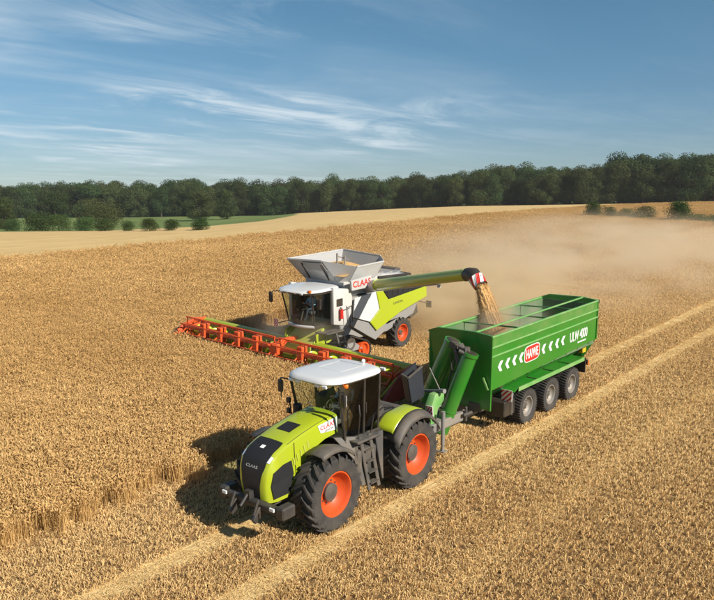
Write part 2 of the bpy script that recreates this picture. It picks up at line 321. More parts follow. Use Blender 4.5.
def ground_material():
    m = bpy.data.materials.new('field_ground'); m.use_nodes = True; t = m.node_tree; b = t.nodes['Principled BSDF']; b.inputs['Roughness'].default_value = 0.95; b.inputs['Specular IOR Level'].default_value = 0.1
    g = N(t, 'ShaderNodeNewGeometry'); s = N(t, 'ShaderNodeSeparateXYZ'); L(t, g.outputs['Position'], s.inputs[0])
    def MM(op, a=None, b_=None, c=None, clamp=False):
        n = N(t, 'ShaderNodeMath', operation=op, use_clamp=clamp)
        for i, v in enumerate((a, b_, c)):
            if v is None: continue
            if isinstance(v, (int, float)): n.inputs[i].default_value = v
            else: L(t, v, n.inputs[i])
        return n.outputs[0]
    def noise(scale, detail=6, vec=None, rough=0.6):
        n = N(t, 'ShaderNodeTexNoise'); n.inputs['Scale'].default_value = scale; n.inputs['Detail'].default_value = detail; n.inputs['Roughness'].default_value = rough
        L(t, vec or g.outputs['Position'], n.inputs['Vector']); return n.outputs[0]
    def mr(x, a, b_, c=0, d=1):
        r = N(t, 'ShaderNodeMapRange', interpolation_type='SMOOTHSTEP'); L(t, x, r.inputs[0])
        for i, v in zip((1, 2, 3, 4), (a, b_, c, d)): r.inputs[i].default_value = v
        return r.outputs[0]
    def mix(f, a, c2):
        x = N(t, 'ShaderNodeMix', data_type='RGBA')
        if isinstance(f, (int, float)): x.inputs[0].default_value = f
        else: L(t, f, x.inputs[0])
        for i, v in ((6, a), (7, c2)):
            if isinstance(v, tuple): x.inputs[i].default_value = (*v, 1)
            else: L(t, v, x.inputs[i])
        return x.outputs[2]
    mp = N(t, 'ShaderNodeMapping'); mp.inputs['Scale'].default_value = (0.35, 1.5, 1); L(t, g.outputs['Position'], mp.inputs[0])
    n1 = noise(7.0, 8, mp.outputs[0]); n2 = noise(0.25, 4); n3 = noise(28, 5)
    soil = mix(mr(n1, 0.35, 0.65), (0.135, 0.078, 0.035), (0.38, 0.23, 0.095))
    soil = mix(mr(n3, 0.50, 0.75, 0, 0.6), soil, (0.50, 0.33, 0.145))
    # flattened chopped-straw tramlines
    y = s.outputs[1]; yw = MM('ADD', y, MM('MULTIPLY', MM('SUBTRACT', noise(0.9, 4), 0.5), 0.35))
    def strip(c, hw): return mr(MM('ABSOLUTE', MM('SUBTRACT', yw, c)), hw, hw*0.55)
    st = MM('MAXIMUM', strip(1.80, 0.52), strip(-0.63, 0.50)); st = MM('MAXIMUM', st, MM('MULTIPLY', strip(5.07, 0.5), 0.35))
    straw = mix(mr(n3, 0.3, 0.7), (0.60, 0.41, 0.175), (0.76, 0.55, 0.26))
    c = mix(st, soil, straw)
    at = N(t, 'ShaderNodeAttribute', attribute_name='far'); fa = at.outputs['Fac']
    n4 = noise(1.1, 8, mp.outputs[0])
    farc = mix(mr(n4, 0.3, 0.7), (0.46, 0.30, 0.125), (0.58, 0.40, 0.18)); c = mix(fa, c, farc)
    atp = N(t, 'ShaderNodeAttribute', attribute_name='pale')
    pale = mix(mr(noise(0.45, 9, mp.outputs[0], 0.72), 0.3, 0.7), (0.54, 0.365, 0.155), (0.68, 0.49, 0.225)); c = mix(atp.outputs['Fac'], c, pale)
    atm = N(t, 'ShaderNodeAttribute', attribute_name='meadow')
    mead = mix(mr(noise(0.06, 6), 0.3, 0.7), (0.115, 0.165, 0.045), (0.19, 0.235, 0.08)); c = mix(atm.outputs['Fac'], c, mead)
    L(t, c, b.inputs['Base Color'])
    bp = N(t, 'ShaderNodeBump'); bp.inputs['Strength'].default_value = 0.8; bp.inputs['Distance'].default_value = 0.08; L(t, n1, bp.inputs['Height']); L(t, bp.outputs[0], b.inputs['Normal'])
    return m
def build_ground():
    rad = [0]+list(np.geomspace(3, 470, 134))
    azs = list(np.linspace(-40, 40, 161))+list(np.linspace(45, 315, 55)); azs = np.radians(azs); na = len(azs)
    vs = []
    for r in rad[1:]:
        for a in azs:
            vs.append((CAM.x+DEPTH.x*r*math.cos(a)+RIGHT.x*r*math.sin(a), CAM.y+DEPTH.y*r*math.cos(a)+RIGHT.y*r*math.sin(a)))
    vs = np.array(vs); z = terrain_z(vs[:, 0], vs[:, 1])
    vv = np.column_stack([vs, z]); vv = np.vstack([[CAM.x, CAM.y, 0], vv])
    fs = [(0, 1+(k+1) % na, 1+k) for k in range(na)]
    for i in range(len(rad)-2):
        for k in range(na): fs.append((1+i*na+k, 1+i*na+(k+1) % na, 1+(i+1)*na+(k+1) % na, 1+(i+1)*na+k))
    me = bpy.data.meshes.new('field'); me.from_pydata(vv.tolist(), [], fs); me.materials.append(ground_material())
    D = (vv[:, 0]-CAM.x)*DEPTH.x+(vv[:, 1]-CAM.y)*DEPTH.y; a = (vv[:, 0]-CAM.x)*RIGHT.x+(vv[:, 1]-CAM.y)*RIGHT.y
    u = np.clip(357+FPX*1.01*a/np.maximum(D, 8), -300, 1000); Yc = 2*CAMZ/SL(interp(u, *V_CREST))-50
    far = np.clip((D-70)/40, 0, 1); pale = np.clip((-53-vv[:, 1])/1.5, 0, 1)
    lim = interp(u, [0, 262, 292, 320], [0, 4, 60, 400]); meadow = np.maximum(np.clip((D-Yc-lim)/6, 0, 1), np.clip((D-interp(u, *Y_TREE)-8)/6, 0, 1))
    for nm, arr in (('far', far), ('pale', pale), ('meadow', meadow)):
        at = me.attributes.new(nm, 'FLOAT', 'POINT'); at.data.foreach_set('value', arr.astype(np.float32))
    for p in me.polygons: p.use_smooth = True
    o = bpy.data.objects.new('field', me); COL.objects.link(o); tag(o, 'rolling harvested and standing wheat field', 'field', kind='structure')
    return o
build_ground()

# ------------------------------------------------------------------ crop and stubble (geometry-node scatter on python-made points)
def clump_mesh(name, fn, mats):
    v = []; f = []; mi = []
    fn(v, f, mi)
    me = bpy.data.meshes.new(name); me.from_pydata(v, [], f)
    for m in mats: me.materials.append(m)
    me.polygons.foreach_set('material_index', mi); me.update()
    return bpy.data.objects.new(name, me)
def strip_quads(v, f, mi, pts, wd, side, idx):
    o = len(v)
    for i, p in enumerate(pts):
        ww = wd[i]/2
        v.append((p[0]-side[0]*ww, p[1]-side[1]*ww, p[2]-side[2]*ww)); v.append((p[0]+side[0]*ww, p[1]+side[1]*ww, p[2]+side[2]*ww))
    for i in range(len(pts)-1): f.append((o+2*i, o+2*i+1, o+2*i+3, o+2*i+2)); mi.append(idx)
def wheat_clump(seed):
    r = random.Random(seed)
    def fn(v, f, mi):
        for k in range(46):
            x, y = r.uniform(-.21, .21), r.uniform(-.21, .21); h = r.gauss(0.58, 0.07); a = r.uniform(0, 6.28); ln = r.uniform(0.02, 0.13); b = r.uniform(0, 6.28)
            tx, ty = x+ln*math.cos(b), y+ln*math.sin(b); s = (math.cos(a), math.sin(a), 0)
            strip_quads(v, f, mi, [(x, y, 0), (tx, ty, h)], [.009, .009], s, 1)
            bl = r.uniform(.05, .10); dz = r.uniform(-.05, .04)
            e = [(tx, ty, h-.01), (tx+bl*.45*math.cos(b), ty+bl*.45*math.sin(b), h+.035+dz*.2), (tx+bl*math.cos(b), ty+bl*math.sin(b), h+.03+dz)]
            strip_quads(v, f, mi, e, [.014, .030, .012], (-math.sin(b), math.cos(b), 0), 0)
            strip_quads(v, f, mi, e, [.014, .026, .010], (0, 0, 1), 0)
            if k % 3 == 0:
                hz = r.uniform(.2, .42); c = r.uniform(0, 6.28); q = r.uniform(.12, .22)
                strip_quads(v, f, mi, [(x, y, hz), (x+q*.6*math.cos(c), y+q*.6*math.sin(c), hz+.06), (x+q*math.cos(c), y+q*math.sin(c), hz-.08)], [.014, .014, .004], (-math.sin(c), math.cos(c), 0), 1)
    return fn
def stubble_tile(seed, flat=False):
    r = random.Random(seed)
    def fn(v, f, mi):
        if not flat:
            for row in range(4):
                yy = -.225+row*.15
                x = -.32
                while x < .32:
                    n = r.randint(7, 14); cx, cy = x, yy+r.gauss(0, .013); hh = r.uniform(.05, .12)
                    for k in range(n):
                        a = r.uniform(0, 6.28); px, py = cx+r.gauss(0, .032), cy+r.gauss(0, .017); h = hh*r.uniform(.6, 1.2); lx, ly = r.gauss(0, .05), r.gauss(0, .032)
                        strip_quads(v, f, mi, [(px, py, -.01), (px+lx, py+ly, h)], [.012, .016], (math.cos(a), math.sin(a), 0), 0)
                    x += r.uniform(.07, .17)
        for k in range(170 if flat else 22):
            a = r.uniform(0, 3.14); l = r.uniform(.04, .16); x, y = r.uniform(-.32, .32), r.uniform(-.32, .32); z = r.uniform(.004, .045 if flat else .07)
            dx, dy = math.cos(a)*l/2, math.sin(a)*l/2; dz = r.uniform(-.02, .02)
            strip_quads(v, f, mi, [(x-dx, y-dy, max(.004, z-dz)), (x+dx, y+dy, max(.004, z+dz))], [.011, .009], (-math.sin(a), math.cos(a), r.uniform(-.6, .6)), 1)
    return fn
def scatter(name, label, pts, rot, scl, protos, cat):
    coll = bpy.data.collections.new(name+'_kinds')
    for p in protos: coll.objects.link(p)
    me = bpy.data.meshes.new(name); me.from_pydata(pts.tolist(), [], [])
    for nm, arr, ty in (('rz', rot, 'FLOAT'), ('sc', scl, 'FLOAT')):
        a = me.attributes.new(nm, ty, 'POINT'); a.data.foreach_set('value', arr.astype(np.float32))
    a = me.attributes.new('ki', 'INT', 'POINT'); a.data.foreach_set('value', rng.integers(0, len(protos), len(pts)).astype(np.int32))
    o = bpy.data.objects.new(name, me); COL.objects.link(o); tag(o, label, cat, kind='stuff')
    ng = bpy.data.node_groups.new(name, 'GeometryNodeTree')
    ng.interface.new_socket('Geometry', in_out='INPUT', socket_type='NodeSocketGeometry'); ng.interface.new_socket('Geometry', in_out='OUTPUT', socket_type='NodeSocketGeometry')
    gi = N(ng, 'NodeGroupInput'); go = N(ng, 'NodeGroupOutput'); m2p = N(ng, 'GeometryNodeMeshToPoints'); iop = N(ng, 'GeometryNodeInstanceOnPoints'); ci = N(ng, 'GeometryNodeCollectionInfo')
    ci.inputs['Collection'].default_value = coll; ci.inputs['Separate Children'].default_value = True; ci.inputs['Reset Children'].default_value = True
    iop.inputs['Pick Instance'].default_value = True
    def attr(nm, ty):
        n = N(ng, 'GeometryNodeInputNamedAttribute'); n.data_type = ty; n.inputs[0].default_value = nm; return n.outputs[0]
    cx = N(ng, 'ShaderNodeCombineXYZ'); L(ng, attr('rz', 'FLOAT'), cx.inputs[2]); e2r = N(ng, 'FunctionNodeEulerToRotation'); L(ng, cx.outputs[0], e2r.inputs[0])
    L(ng, gi.outputs[0], m2p.inputs[0]); L(ng, m2p.outputs[0], iop.inputs['Points']); L(ng, ci.outputs[0], iop.inputs['Instance'])
    L(ng, attr('ki', 'INT'), iop.inputs['Instance Index']); L(ng, e2r.outputs[0], iop.inputs['Rotation']); L(ng, attr('sc', 'FLOAT'), iop.inputs['Scale']); L(ng, iop.outputs[0], go.inputs[0])
    md = o.modifiers.new('scatter', 'NODES'); md.node_group = ng
    return o
def grid_points(step, x0, x1, y0, y1, jit):
    xs = np.arange(x0, x1, step); ys = np.arange(y0, y1, step); X, Y = np.meshgrid(xs, ys); n = X.size
    return X.ravel()+rng.uniform(-jit, jit, n)*step, Y.ravel()+rng.uniform(-jit, jit, n)*step
def cull(x, y, d0, d1, mu=200, mv=140, blend=0.0):
    a = (x-CAM.x)*RIGHT.x+(y-CAM.y)*RIGHT.y; D = (x-CAM.x)*DEPTH.x+(y-CAM.y)*DEPTH.y
    z = terrain_z(x, y); dz = z-CAMZ
    d = D*math.cos(PITCH)-dz*math.sin(PITCH); uu = 357+FPX*a/np.maximum(d, 1); vv = 300-FPX*(D*math.sin(PITCH)+dz*math.cos(PITCH))/np.maximum(d, 1)
    ucl = np.clip(uu, -300, 1000); Yc = 2*CAMZ/SL(interp(ucl, *V_CREST))-50
    Dj = D+blend*rng.random(len(D)) if np.isscalar(blend) else D
    k = (Dj >= d0) & (Dj < d1) & (D > 3) & (uu > -mu) & (uu < 714+mu) & (vv < 600+mv) & (D < Yc+8)
    return k, z, D
HX, HY, HW = -8.75, -10.9, 7.0      # header position, half width
CROP_EDGE, CUT_FAR = -4.25, -17.9; HROT = 0.06
def wiggle(x): return 0.13*np.sin(x*1.3)+0.10*np.sin(x*3.1+1)+rng.normal(0, .14, np.shape(x))
def crop_mask(x, y):
    ahead = x > HX+0.62+(y-HY)*HROT
    return ((y < CUT_FAR+wiggle(x)) | (ahead & (y < CROP_EDGE+wiggle(x)))) & (y > -52.5-3.5*rng.random(np.shape(y))**2)
wheat_p = [clump_mesh('wheat_clump', wheat_clump(i), [EAR, STALK]) for i in range(6)]
parts = []
for step, d0, d1, s in ((0.30, 0, 66, 1.0), (0.42, 46, 240, 1.42)):
    x, y = grid_points(step, -230, 24, -57, -3.5, .45); k, z, D = cull(x, y, d0, d1); k &= crop_mask(x, y) & ((rng.random(len(x)) < (66-D)/18) if s == 1 else (rng.random(len(x)) < (D-46)/14))
    x, y, z = x[k], y[k], z[k]; sc_ = s*rng.uniform(.9, 1.12, len(x)); hz = (0.05*(np.sin(x*.35+np.sin(y*.4))+np.sin(y*.55)))
    parts.append((np.column_stack([x, y, z-0.28*(sc_-1)*(s > 1)*0 - (s-1)*.52]), rng.uniform(0, 6.28, len(x)), sc_*(1+hz*.6)))
scatter('wheat_crop', 'ripe golden standing wheat on the left of the field', np.vstack([p[0] for p in parts]), np.hstack([p[1] for p in parts]), np.hstack([p[2] for p in parts]), wheat_p, 'wheat')
stub_p = [clump_mesh('stubble_tuft', stubble_tile(i), [STUB, CHOP]) for i in range(8)]
parts = []
def strip_dist(y): return np.minimum(np.abs(y-1.80), np.abs(y+0.63))
for step, d0, d1, s in ((0.60, 0, 60, 1.0), (0.9, 60, 130, 1.5)):
    x, y = grid_points(step, -150, 24, -54, 40, 0.0); x = x+rng.uniform(-.1, .1, len(x)); k, z, D = cull(x, y, d0, d1); k &= ~crop_mask(x, y+.5) & (y > -53) & (strip_dist(y) > 0.40)
    x, y, z = x[k], y[k], z[k]
    parts.append((np.column_stack([x, y, z]), np.where(rng.random(len(x)) > .5, 0, math.pi)+rng.normal(0, .012, len(x)), s*rng.uniform(.96, 1.06, len(x))))
scatter('wheat_stubble', 'short cut wheat stubble in rows across the harvested ground', np.vstack([p[0] for p in parts]), np.hstack([p[1] for p in parts]), np.hstack([p[2] for p in parts]), stub_p, 'stubble')
flat_p = [clump_mesh('straw_litter', stubble_tile(50+i, True), [STUB, CHOP]) for i in range(4)]
x, y = grid_points(0.4, -110, 24, -1.3, 5.8, .4); k, z, D = cull(x, y, 0, 90); k &= (strip_dist(y) < 0.28+rng.normal(0, .05, len(y))) | ((np.abs(y-5.07) < .30) & (rng.random(len(y)) < .6))
scatter('straw_litter', 'pale flattened straw along the tramlines', np.column_stack([x[k], y[k], z[k]]), rng.uniform(0, 6.28, k.sum()), rng.uniform(.7, 1.0, k.sum()), flat_p, 'straw')

# ------------------------------------------------------------------ trees and bushes
def crown_mesh(name, H, W, seed, n=3200, leaf=0.75, low=0.18, lobes=16, m=LEAF):
    r = np.random.default_rng(seed); C = []; Rr = []
    for i in range(lobes):
        h = r.uniform(low+.12, .86); prof = math.sin(math.pi*min(1, (h-low+.12)/(1.08-low)))**.7
        a = r.uniform(0, 6.28); rr = W/2*prof*r.uniform(.25, .72)
        C.append((rr*math.cos(a), rr*math.sin(a), h*H)); Rr.append(W*r.uniform(.15, .27))
    C.append((0, 0, H*.74)); Rr.append(W*.28); C = np.array(C); Rr = np.array(Rr)
    w_ = Rr**2; idx = r.choice(len(C), n, p=w_/w_.sum()); d = r.normal(size=(n, 3)); d /= np.linalg.norm(d, axis=1)[:, None]
    rad = Rr[idx]*(1-np.abs(r.normal(0, .26, n))); c = C[idx]+d*rad[:, None]*np.array([1, 1, .85]); keep = (c[:, 2] > H*low*.7) & (c[:, 2] < H*1.03)
    c = c[keep]; d = d[keep]; n = len(c)
    nn = d+r.normal(0, .48, (n, 3)); nn /= np.linalg.norm(nn, axis=1)[:, None]
    t = np.cross(nn, r.normal(size=(n, 3))); t /= np.linalg.norm(t, axis=1)[:, None]; b = np.cross(nn, t); s = (leaf*r.uniform(.5, 1.1, n)/2)[:, None]
    v = np.stack([c-t*s*1.2, c-b*s*.6, c+t*s*1.2+nn*s*.3, c+b*s*.7], 1).reshape(-1, 3)
    me = bpy.data.meshes.new(name); me.from_pydata(v.tolist(), [], [(4*i, 4*i+1, 4*i+2, 4*i+3) for i in range(n)]); me.materials.append(m); return me
def trunk_mesh(H, W, seed):
    r = random.Random(seed); mb = MB(); mb.path([(0, 0, -.3), (.1, .05, H*.3), (r.uniform(-.3, .3), r.uniform(-.3, .3), H*.7)], [H*.028, H*.021, H*.008], 7)
    for i in range(5):
        a = r.uniform(0, 6.28); z0 = H*r.uniform(.25, .5); q = W*.36
        mb.path([(0, 0, z0), (q*.5*math.cos(a), q*.5*math.sin(a), z0+H*.13), (q*math.cos(a), q*math.sin(a), z0+H*.27)], [H*.011, H*.008, H*.003], 5)
    o = mb.build('trunk', BARK); me = o.data; bpy.data.objects.remove(o); return me
KIND = {}
def kind(key, H, W, n, leaf, low, m, cnt, lobes=16):
    KIND[key] = [(crown_mesh('crown', H, W, hash((key, i)) % 9999 if False else sum(map(ord, key))*13+i, n, leaf, low, lobes, m), trunk_mesh(H, W, i)) for i in range(cnt)]
kind('wood', 15, 13.0, 11000, 0.52, 0.0, LEAF, 8, 20)
kind('bush', 3, 5.2, 5000, 0.19, -0.05, LEAFB, 4, 22)
kind('olive', 6.5, 13, 9000, 0.28, -0.02, LEAFO, 1, 30)
cnt = {}
def tree(name, key, p, h, base_h, rz, label, cat, group=None, ws=1.0):
    c_, t_ = KIND[key][cnt.get(key, 0) % len(KIND[key])]; cnt[key] = cnt.get(key, 0)+1
    e = empty(name, p, rz); s = h/base_h; e.scale = (s*ws, s*ws, s)
    for nm, me in (('crown', c_), ('trunk', t_)):
        o = bpy.data.objects.new(nm, me); COL.objects.link(o); o.parent = e
    tag(e, label, cat, group); return e
V_TOP = ([-200, 0, 60, 100, 150, 200, 250, 300, 350, 400, 430, 465, 480, 540, 590, 605, 640, 714, 900], [184, 184, 182, 180.5, 181, 179, 179, 178, 175.5, 177.5, 172, 172.5, 167.5, 164.5, 161, 156.5, 152.5, 153.5, 152])
rr = random.Random(3)
def ordinal(n): return '%d%s' % (n, 'th' if 10 <= n % 100 <= 20 else {1: 'st', 2: 'nd', 3: 'rd'}.get(n % 10, 'th'))
def wood_row(off, u0, u1, step, label, group, hs):
    u = u0; k_ = 0
    while u < u1:
        k_ += 1
        yt = float(interp(u, *Y_TREE))+off; p = at_uD(u, yt+rr.uniform(-4, 4))
        hgt = (slope(float(interp(u, *V_BASE)))-slope(float(interp(u, *V_TOP))))*yt
        hgt *= hs*rr.uniform(.80, 1.06)
        p.z -= .2
        tree('woodland_tree', 'wood', p, hgt, 15, rr.uniform(0, 6.28), label % ordinal(k_), 'tree', group, rr.uniform(.82, 1.12))
        u += step*rr.uniform(.7, 1.3)
wood_row(3, -50, 770, 12, 'dark green tree on the front edge of the far wood, %s from the left', 'trees along the edge of the far wood', .93)
wood_row(12, -50, 770, 12.5, 'dark green tree in the middle row of the far wood, %s from the left', 'trees behind the front row of the far wood', 1.0)
wood_row(22, -50, 770, 12.5, 'dark green tree in the back row of the far wood, %s from the left', 'trees at the back of the far wood', 1.03)
def bush(name, key, u, vb, vt, D, label, cat, base_h, ws=1.0):
    sb = slope(vb)
    for q in np.arange(70, D+1, 1.0):          # depth at which the ground shows at the bush's foot
        if (CAMZ-at_uD(u, q).z-(0.55 if u > 300 else 0))/q <= sb: D = float(q); break
    p = at_uD(u, D); h = ((CAMZ-p.z)/D-slope(vt))*D*1.06
    tree(name, key, p, h, base_h, rr.uniform(0, 6.28), label, cat, 'bushes along the left field edge' if u < 300 else 'bushes along the right hedge', ws)
bush('tree', 'olive', 93, 228, 200.5, 186, 'wide olive green round tree behind the left field edge', 'tree', 6.5, 1.05)
bush('tree', 'wood', 2, 229, 196, 215, 'dark tree at the left edge of the photograph, in front of the wood', 'tree', 15, 1.0)
bush('tree', 'wood', 53, 219, 193, 250, 'rounded green tree standing on the meadow left of the olive tree', 'tree', 15, 1.2)
bush('tree', 'wood', 199, 219, 192, 255, 'rounded tree standing on the meadow in front of the wood', 'tree', 15, 1.35)
bush('tree', 'wood', 226, 219, 190, 275, 'pale brownish tree at the end of the meadow', 'tree', 15, 1.0)
for u, vb, vt, D, lab in ((32, 231, 215, 170, 'grey green bush left of the olive tree'), (55, 231, 216, 168, 'grey green bush just left of the olive tree'), (83, 231, 218, 165, 'dark bush at the foot of the olive tree, left one'),
                          (102, 231, 219, 165, 'dark bush at the foot of the olive tree, right one'), (125, 231, 221.5, 163, 'small low bush right of the olive tree'), (147, 231, 219.5, 163, 'dense dark bush second to the right of the olive tree'),
                          (170, 230.5, 220, 163, 'round bush third to the right of the olive tree'), (199, 230, 218.5, 163, 'single round bush at the right end of the left hedge'), (8, 231, 220, 168, 'low bush at the left border of the photograph')):
    bush('bush', 'bush', u, vb, vt, D, lab, 'bush', 3, 1.15)
for u, vb, vt, D, lab, ws in ((595, 217, 203.5, 150, 'tall bush at the left end of the right hedge', .8), (612, 218, 208, 149, 'small bush second from the left in the right hedge', .9), (630, 218.5, 209.5, 149, 'low bush in the middle of the right hedge', 1.2),
                              (648, 219.5, 207.5, 147, 'round bush just left of the tallest bush in the right hedge', 1.1), (682, 221.5, 203, 146, 'tallest bush in the right hedge', .85), (703, 223, 215, 145, 'low bush right of the tallest bush in the right hedge', 1.3), (716, 223, 215.5, 145, 'low bush at the right border of the photograph', 1.3)):
    bush('bush', 'bush', u, vb, vt, D, lab, 'bush', 3, ws)

# ------------------------------------------------------------------ wheels
def tyre_mb(R, wd, rr_, n, lug, twist, lw):
    mb = MB(); h = wd/2
    half = [(rr_, h*.80), (rr_+.03, h*.92), (rr_+(R-rr_)*.45, h*1.0), (R-lug*1.5, h*.97), (R-lug*1.05, h*.86), (R-lug, h*.45)]
    mb.lathe(half+[(R-lug*.97, 0)]+[(r, -y) for r, y in half[::-1]], n=44)
    for s in (1, -1):
        for i in range(n):
            a0 = 2*math.pi*(i+(0.5 if s > 0 else 0))/n; rows = []
            for t_ in (0, .33, .7, 1):
                y = s*h*(1.0-.97*t_); a = a0+twist*t_; ro = R-(lug*.55 if t_ == 0 else 0); ri = R-lug*1.6 if t_ == 0 else R-lug*1.15
                rows.append((y, a, ri, ro))
            vs = []
            for y, a, ri, ro in rows:
                da = lw/2/R
                for rad, aa in ((ri, a-da), (ro, a-da*.75), (ro, a+da*.75), (ri, a+da)): vs.append((rad*math.cos(aa), y, rad*math.sin(aa)))
            fs = [(4*k+j, 4*k+(j+1) % 4, 4*k+4+(j+1) % 4, 4*k+4+j) for k in range(3) for j in range(3)]+[(0, 1, 2, 3), (12, 15, 14, 13)]
            mb.add(vs, fs)
            if s: # shoulder face down the sidewall
                y, a, ri, ro = rows[0]; da = lw/2/R
                mb.add([(ro*math.cos(a-da), y, ro*math.sin(a-da)), (ro*math.cos(a+da), y, ro*math.sin(a+da)), ((R-lug*2.6)*math.cos(a+da), y*1.005, (R-lug*2.6)*math.sin(a+da)), ((R-lug*2.6)*math.cos(a-da), y*1.005, (R-lug*2.6)*math.sin(a-da))], [(0, 1, 2, 3)])
    return mb
def make_wheel(R, wd, rr_, n, lug, twist, lw, rimmat, hubmat, depth, hubr, hubout, side, parent, loc, bolts=10):
    e = empty('wheel', loc, 0, parent)
    tyre_mb(R, wd, rr_, n, lug, twist, lw).build('tyre', RUBBER, e, smooth=35)
    h = wd/2*.86; s = side; mb = MB()
    mb.lathe([(rr_+.015, -s*h), (rr_*.9, -s*h*.8), (rr_*.9, s*(h-depth)), (rr_*.93, s*h*.75), (rr_+.02, s*h*.93), (rr_+.03, s*h), (rr_-.02, s*h*1.01), (rr_*.88, s*h*.72), (rr_*.86, s*(h-depth*.55)), (rr_*.62, s*(h-depth)), (hubr*1.2, s*(h-depth*.9)), (.0, s*(h-depth*.9))], n=40)
    mb.build('rim', rimmat, e, smooth=40)
    mb = MB(); y0 = h-depth*.92; mb.lathe([(hubr, s*y0), (hubr, s*(y0+hubout*.85)), (hubr*.85, s*(y0+hubout)), (0, s*(y0+hubout))], n=28); mb.build('hub', hubmat, e, smooth=40)
    mb = MB()
    for k in range(bolts):
        a = 2*math.pi*k/bolts; q = rr_*.52; mb.lathe([(.022, s*(y0-.02)), (.022, s*(y0+.035)), (0, s*(y0+.035))], (q*math.cos(a), 0, q*math.sin(a)), 8)
    mb.build('wheel_bolts', hubmat, e)
    return e
def wheel_copy(w0, parent, loc, spin=0.0, flip=False):
    c = copy_tree(w0, parent); c.location = loc; c.rotation_euler = (0, spin, math.pi if flip else 0); return c

# ------------------------------------------------------------------ a seated driver
def driver(loc, label, shirt=SHIRT, facing=0.0):
    e = empty('person', loc, facing)
    V = {}; E_ = []; Rd = {}
    def j(n, p, r, par=None):
        V[n] = p; Rd[n] = r
        if par: E_.append((par, n))
    j('pelvis', (0, 0, .10), (.155, .12)); j('waist', (-.02, 0, .28), (.145, .11), 'pelvis'); j('chest', (-.02, 0, .48), (.165, .12), 'waist'); j('neckbase', (.0, 0, .60), (.075, .07), 'chest')
    j('neck', (.02, 0, .66), (.055, .055), 'neckbase'); j('jaw', (.05, 0, .73), (.068, .075), 'neck'); j('brow', (.045, 0, .80), (.082, .096), 'jaw'); j('crown', (.035, 0, .87), (.07, .08), 'brow')
    for s, q in ((1, 'l'), (-1, 'r')):
        j('sh'+q, (-.02, s*.19, .53), (.07, .07), 'chest'); j('el'+q, (.12, s*.27, .30), (.052, .052), 'sh'+q); j('wr'+q, (.36, s*.17, .36), (.034, .034), 'el'+q); j('pa'+q, (.43, s*.155, .39), (.036, .022), 'wr'+q)
        for k in range(4): j('f%d%s' % (k, q), (.47, s*(.155+(.030-k*.02)), .405), (.010, .010), 'pa'+q); j('g%d%s' % (k, q), (.485-.004*abs(k-1.5), s*(.155+(.030-k*.02)), .37), (.008, .008), 'f%d%s' % (k, q))
        j('t1'+q, (.42, s*.115, .41), (.011, .011), 'pa'+q); j('t2'+q, (.455, s*.10, .40), (.009, .009), 't1'+q)
        j('hip'+q, (.05, s*.10, .08), (.09, .09), 'pelvis'); j('kn'+q, (.46, s*.14, .12), (.065, .065), 'hip'+q); j('an'+q, (.56, s*.13, -.28), (.045, .045), 'kn'+q); j('toe'+q, (.72, s*.14, -.34), (.045, .035), 'an'+q)
    names = list(V); me = bpy.data.meshes.new('body'); me.from_pydata([V[n] for n in names], [(names.index(a), names.index(b)) for a, b in E_], [])
    ob = bpy.data.objects.new('body', me); COL.objects.link(ob); ob.modifiers.new('skin', 'SKIN'); sd = ob.modifiers.new('sub', 'SUBSURF'); sd.levels = 1; sd.render_levels = 1
    for i, n in enumerate(names): me.skin_vertices[0].data[i].radius = Rd[n]; me.skin_vertices[0].data[i].use_root = (i == 0)
    dg = bpy.context.evaluated_depsgraph_get(); m2 = bpy.data.meshes.new_from_object(ob.evaluated_get(dg)); bpy.data.objects.remove(ob)
    m2.materials.clear()
    for m in (shirt, SKIN, TROUS): m2.materials.append(m)
    for p in m2.polygons:
        c = p.center; p.use_smooth = True
        p.material_index = 1 if (c.z > .635 or (c.x > .33 and c.z > .25)) else (2 if c.z < .2 and not (c.x > .1 and c.z > .24) else 0)
    o = bpy.data.objects.new('body', m2); COL.objects.link(o); o.parent = e
    mb = MB(); mb.lathe([(.001, .0), (.06, -.012), (.09, -.05), (.098, -.10), (.088, -.13)], n=16)
    hr = mb.build('hair', HAIR, e, smooth=60); hr.rotation_euler = (R_(90), 0, 0); hr.location = (.025, 0, .925); hr.scale = (1.12, 1.0, .95)
    mb = MB(); mb.path([(.125, 0, .80), (.155, 0, .765), (.13, 0, .755)], [.010, .016, .008], 6); mb.build('nose', SKIN, e, smooth=60)
    for s in (1, -1):
        mb = MB(); mb.lathe([(.001, .014), (.012, .01), (.012, -.01), (.001, -.014)], (.122, s*.033, .80), 8); mb.build('eye', LETD, e)
        mb = MB(); mb.path([(.04, s*.098, .825), (.03, s*.106, .80), (.04, s*.098, .77)], [.012, .018, .010], 6); mb.build('ear', SKIN, e, smooth=60)
    mb = MB(); mb.box((.125, 0, .725), (.012, .05, .01)); mb.build('mouth', DRED, e)
    tag(e, label, 'person', None); return e
def seat(parent, loc, name='seat'):
    s = empty(name, loc, 0, parent)
    MB().box((.12, 0, 0), (.5, .5, .14)).build('cushion', SEATM, s, bevel=.04, seg=2, smooth=40)
    MB().box((-.2, 0, .38), (.14, .48, .75), Matrix.Rotation(-.12, 3, 'Y')).build('backrest', SEATM, s, bevel=.04, seg=2, smooth=40)
    MB().tube((.05, 0, -.45), (.05, 0, -.05), .12).build('pedestal', BLACK, s)
    return s
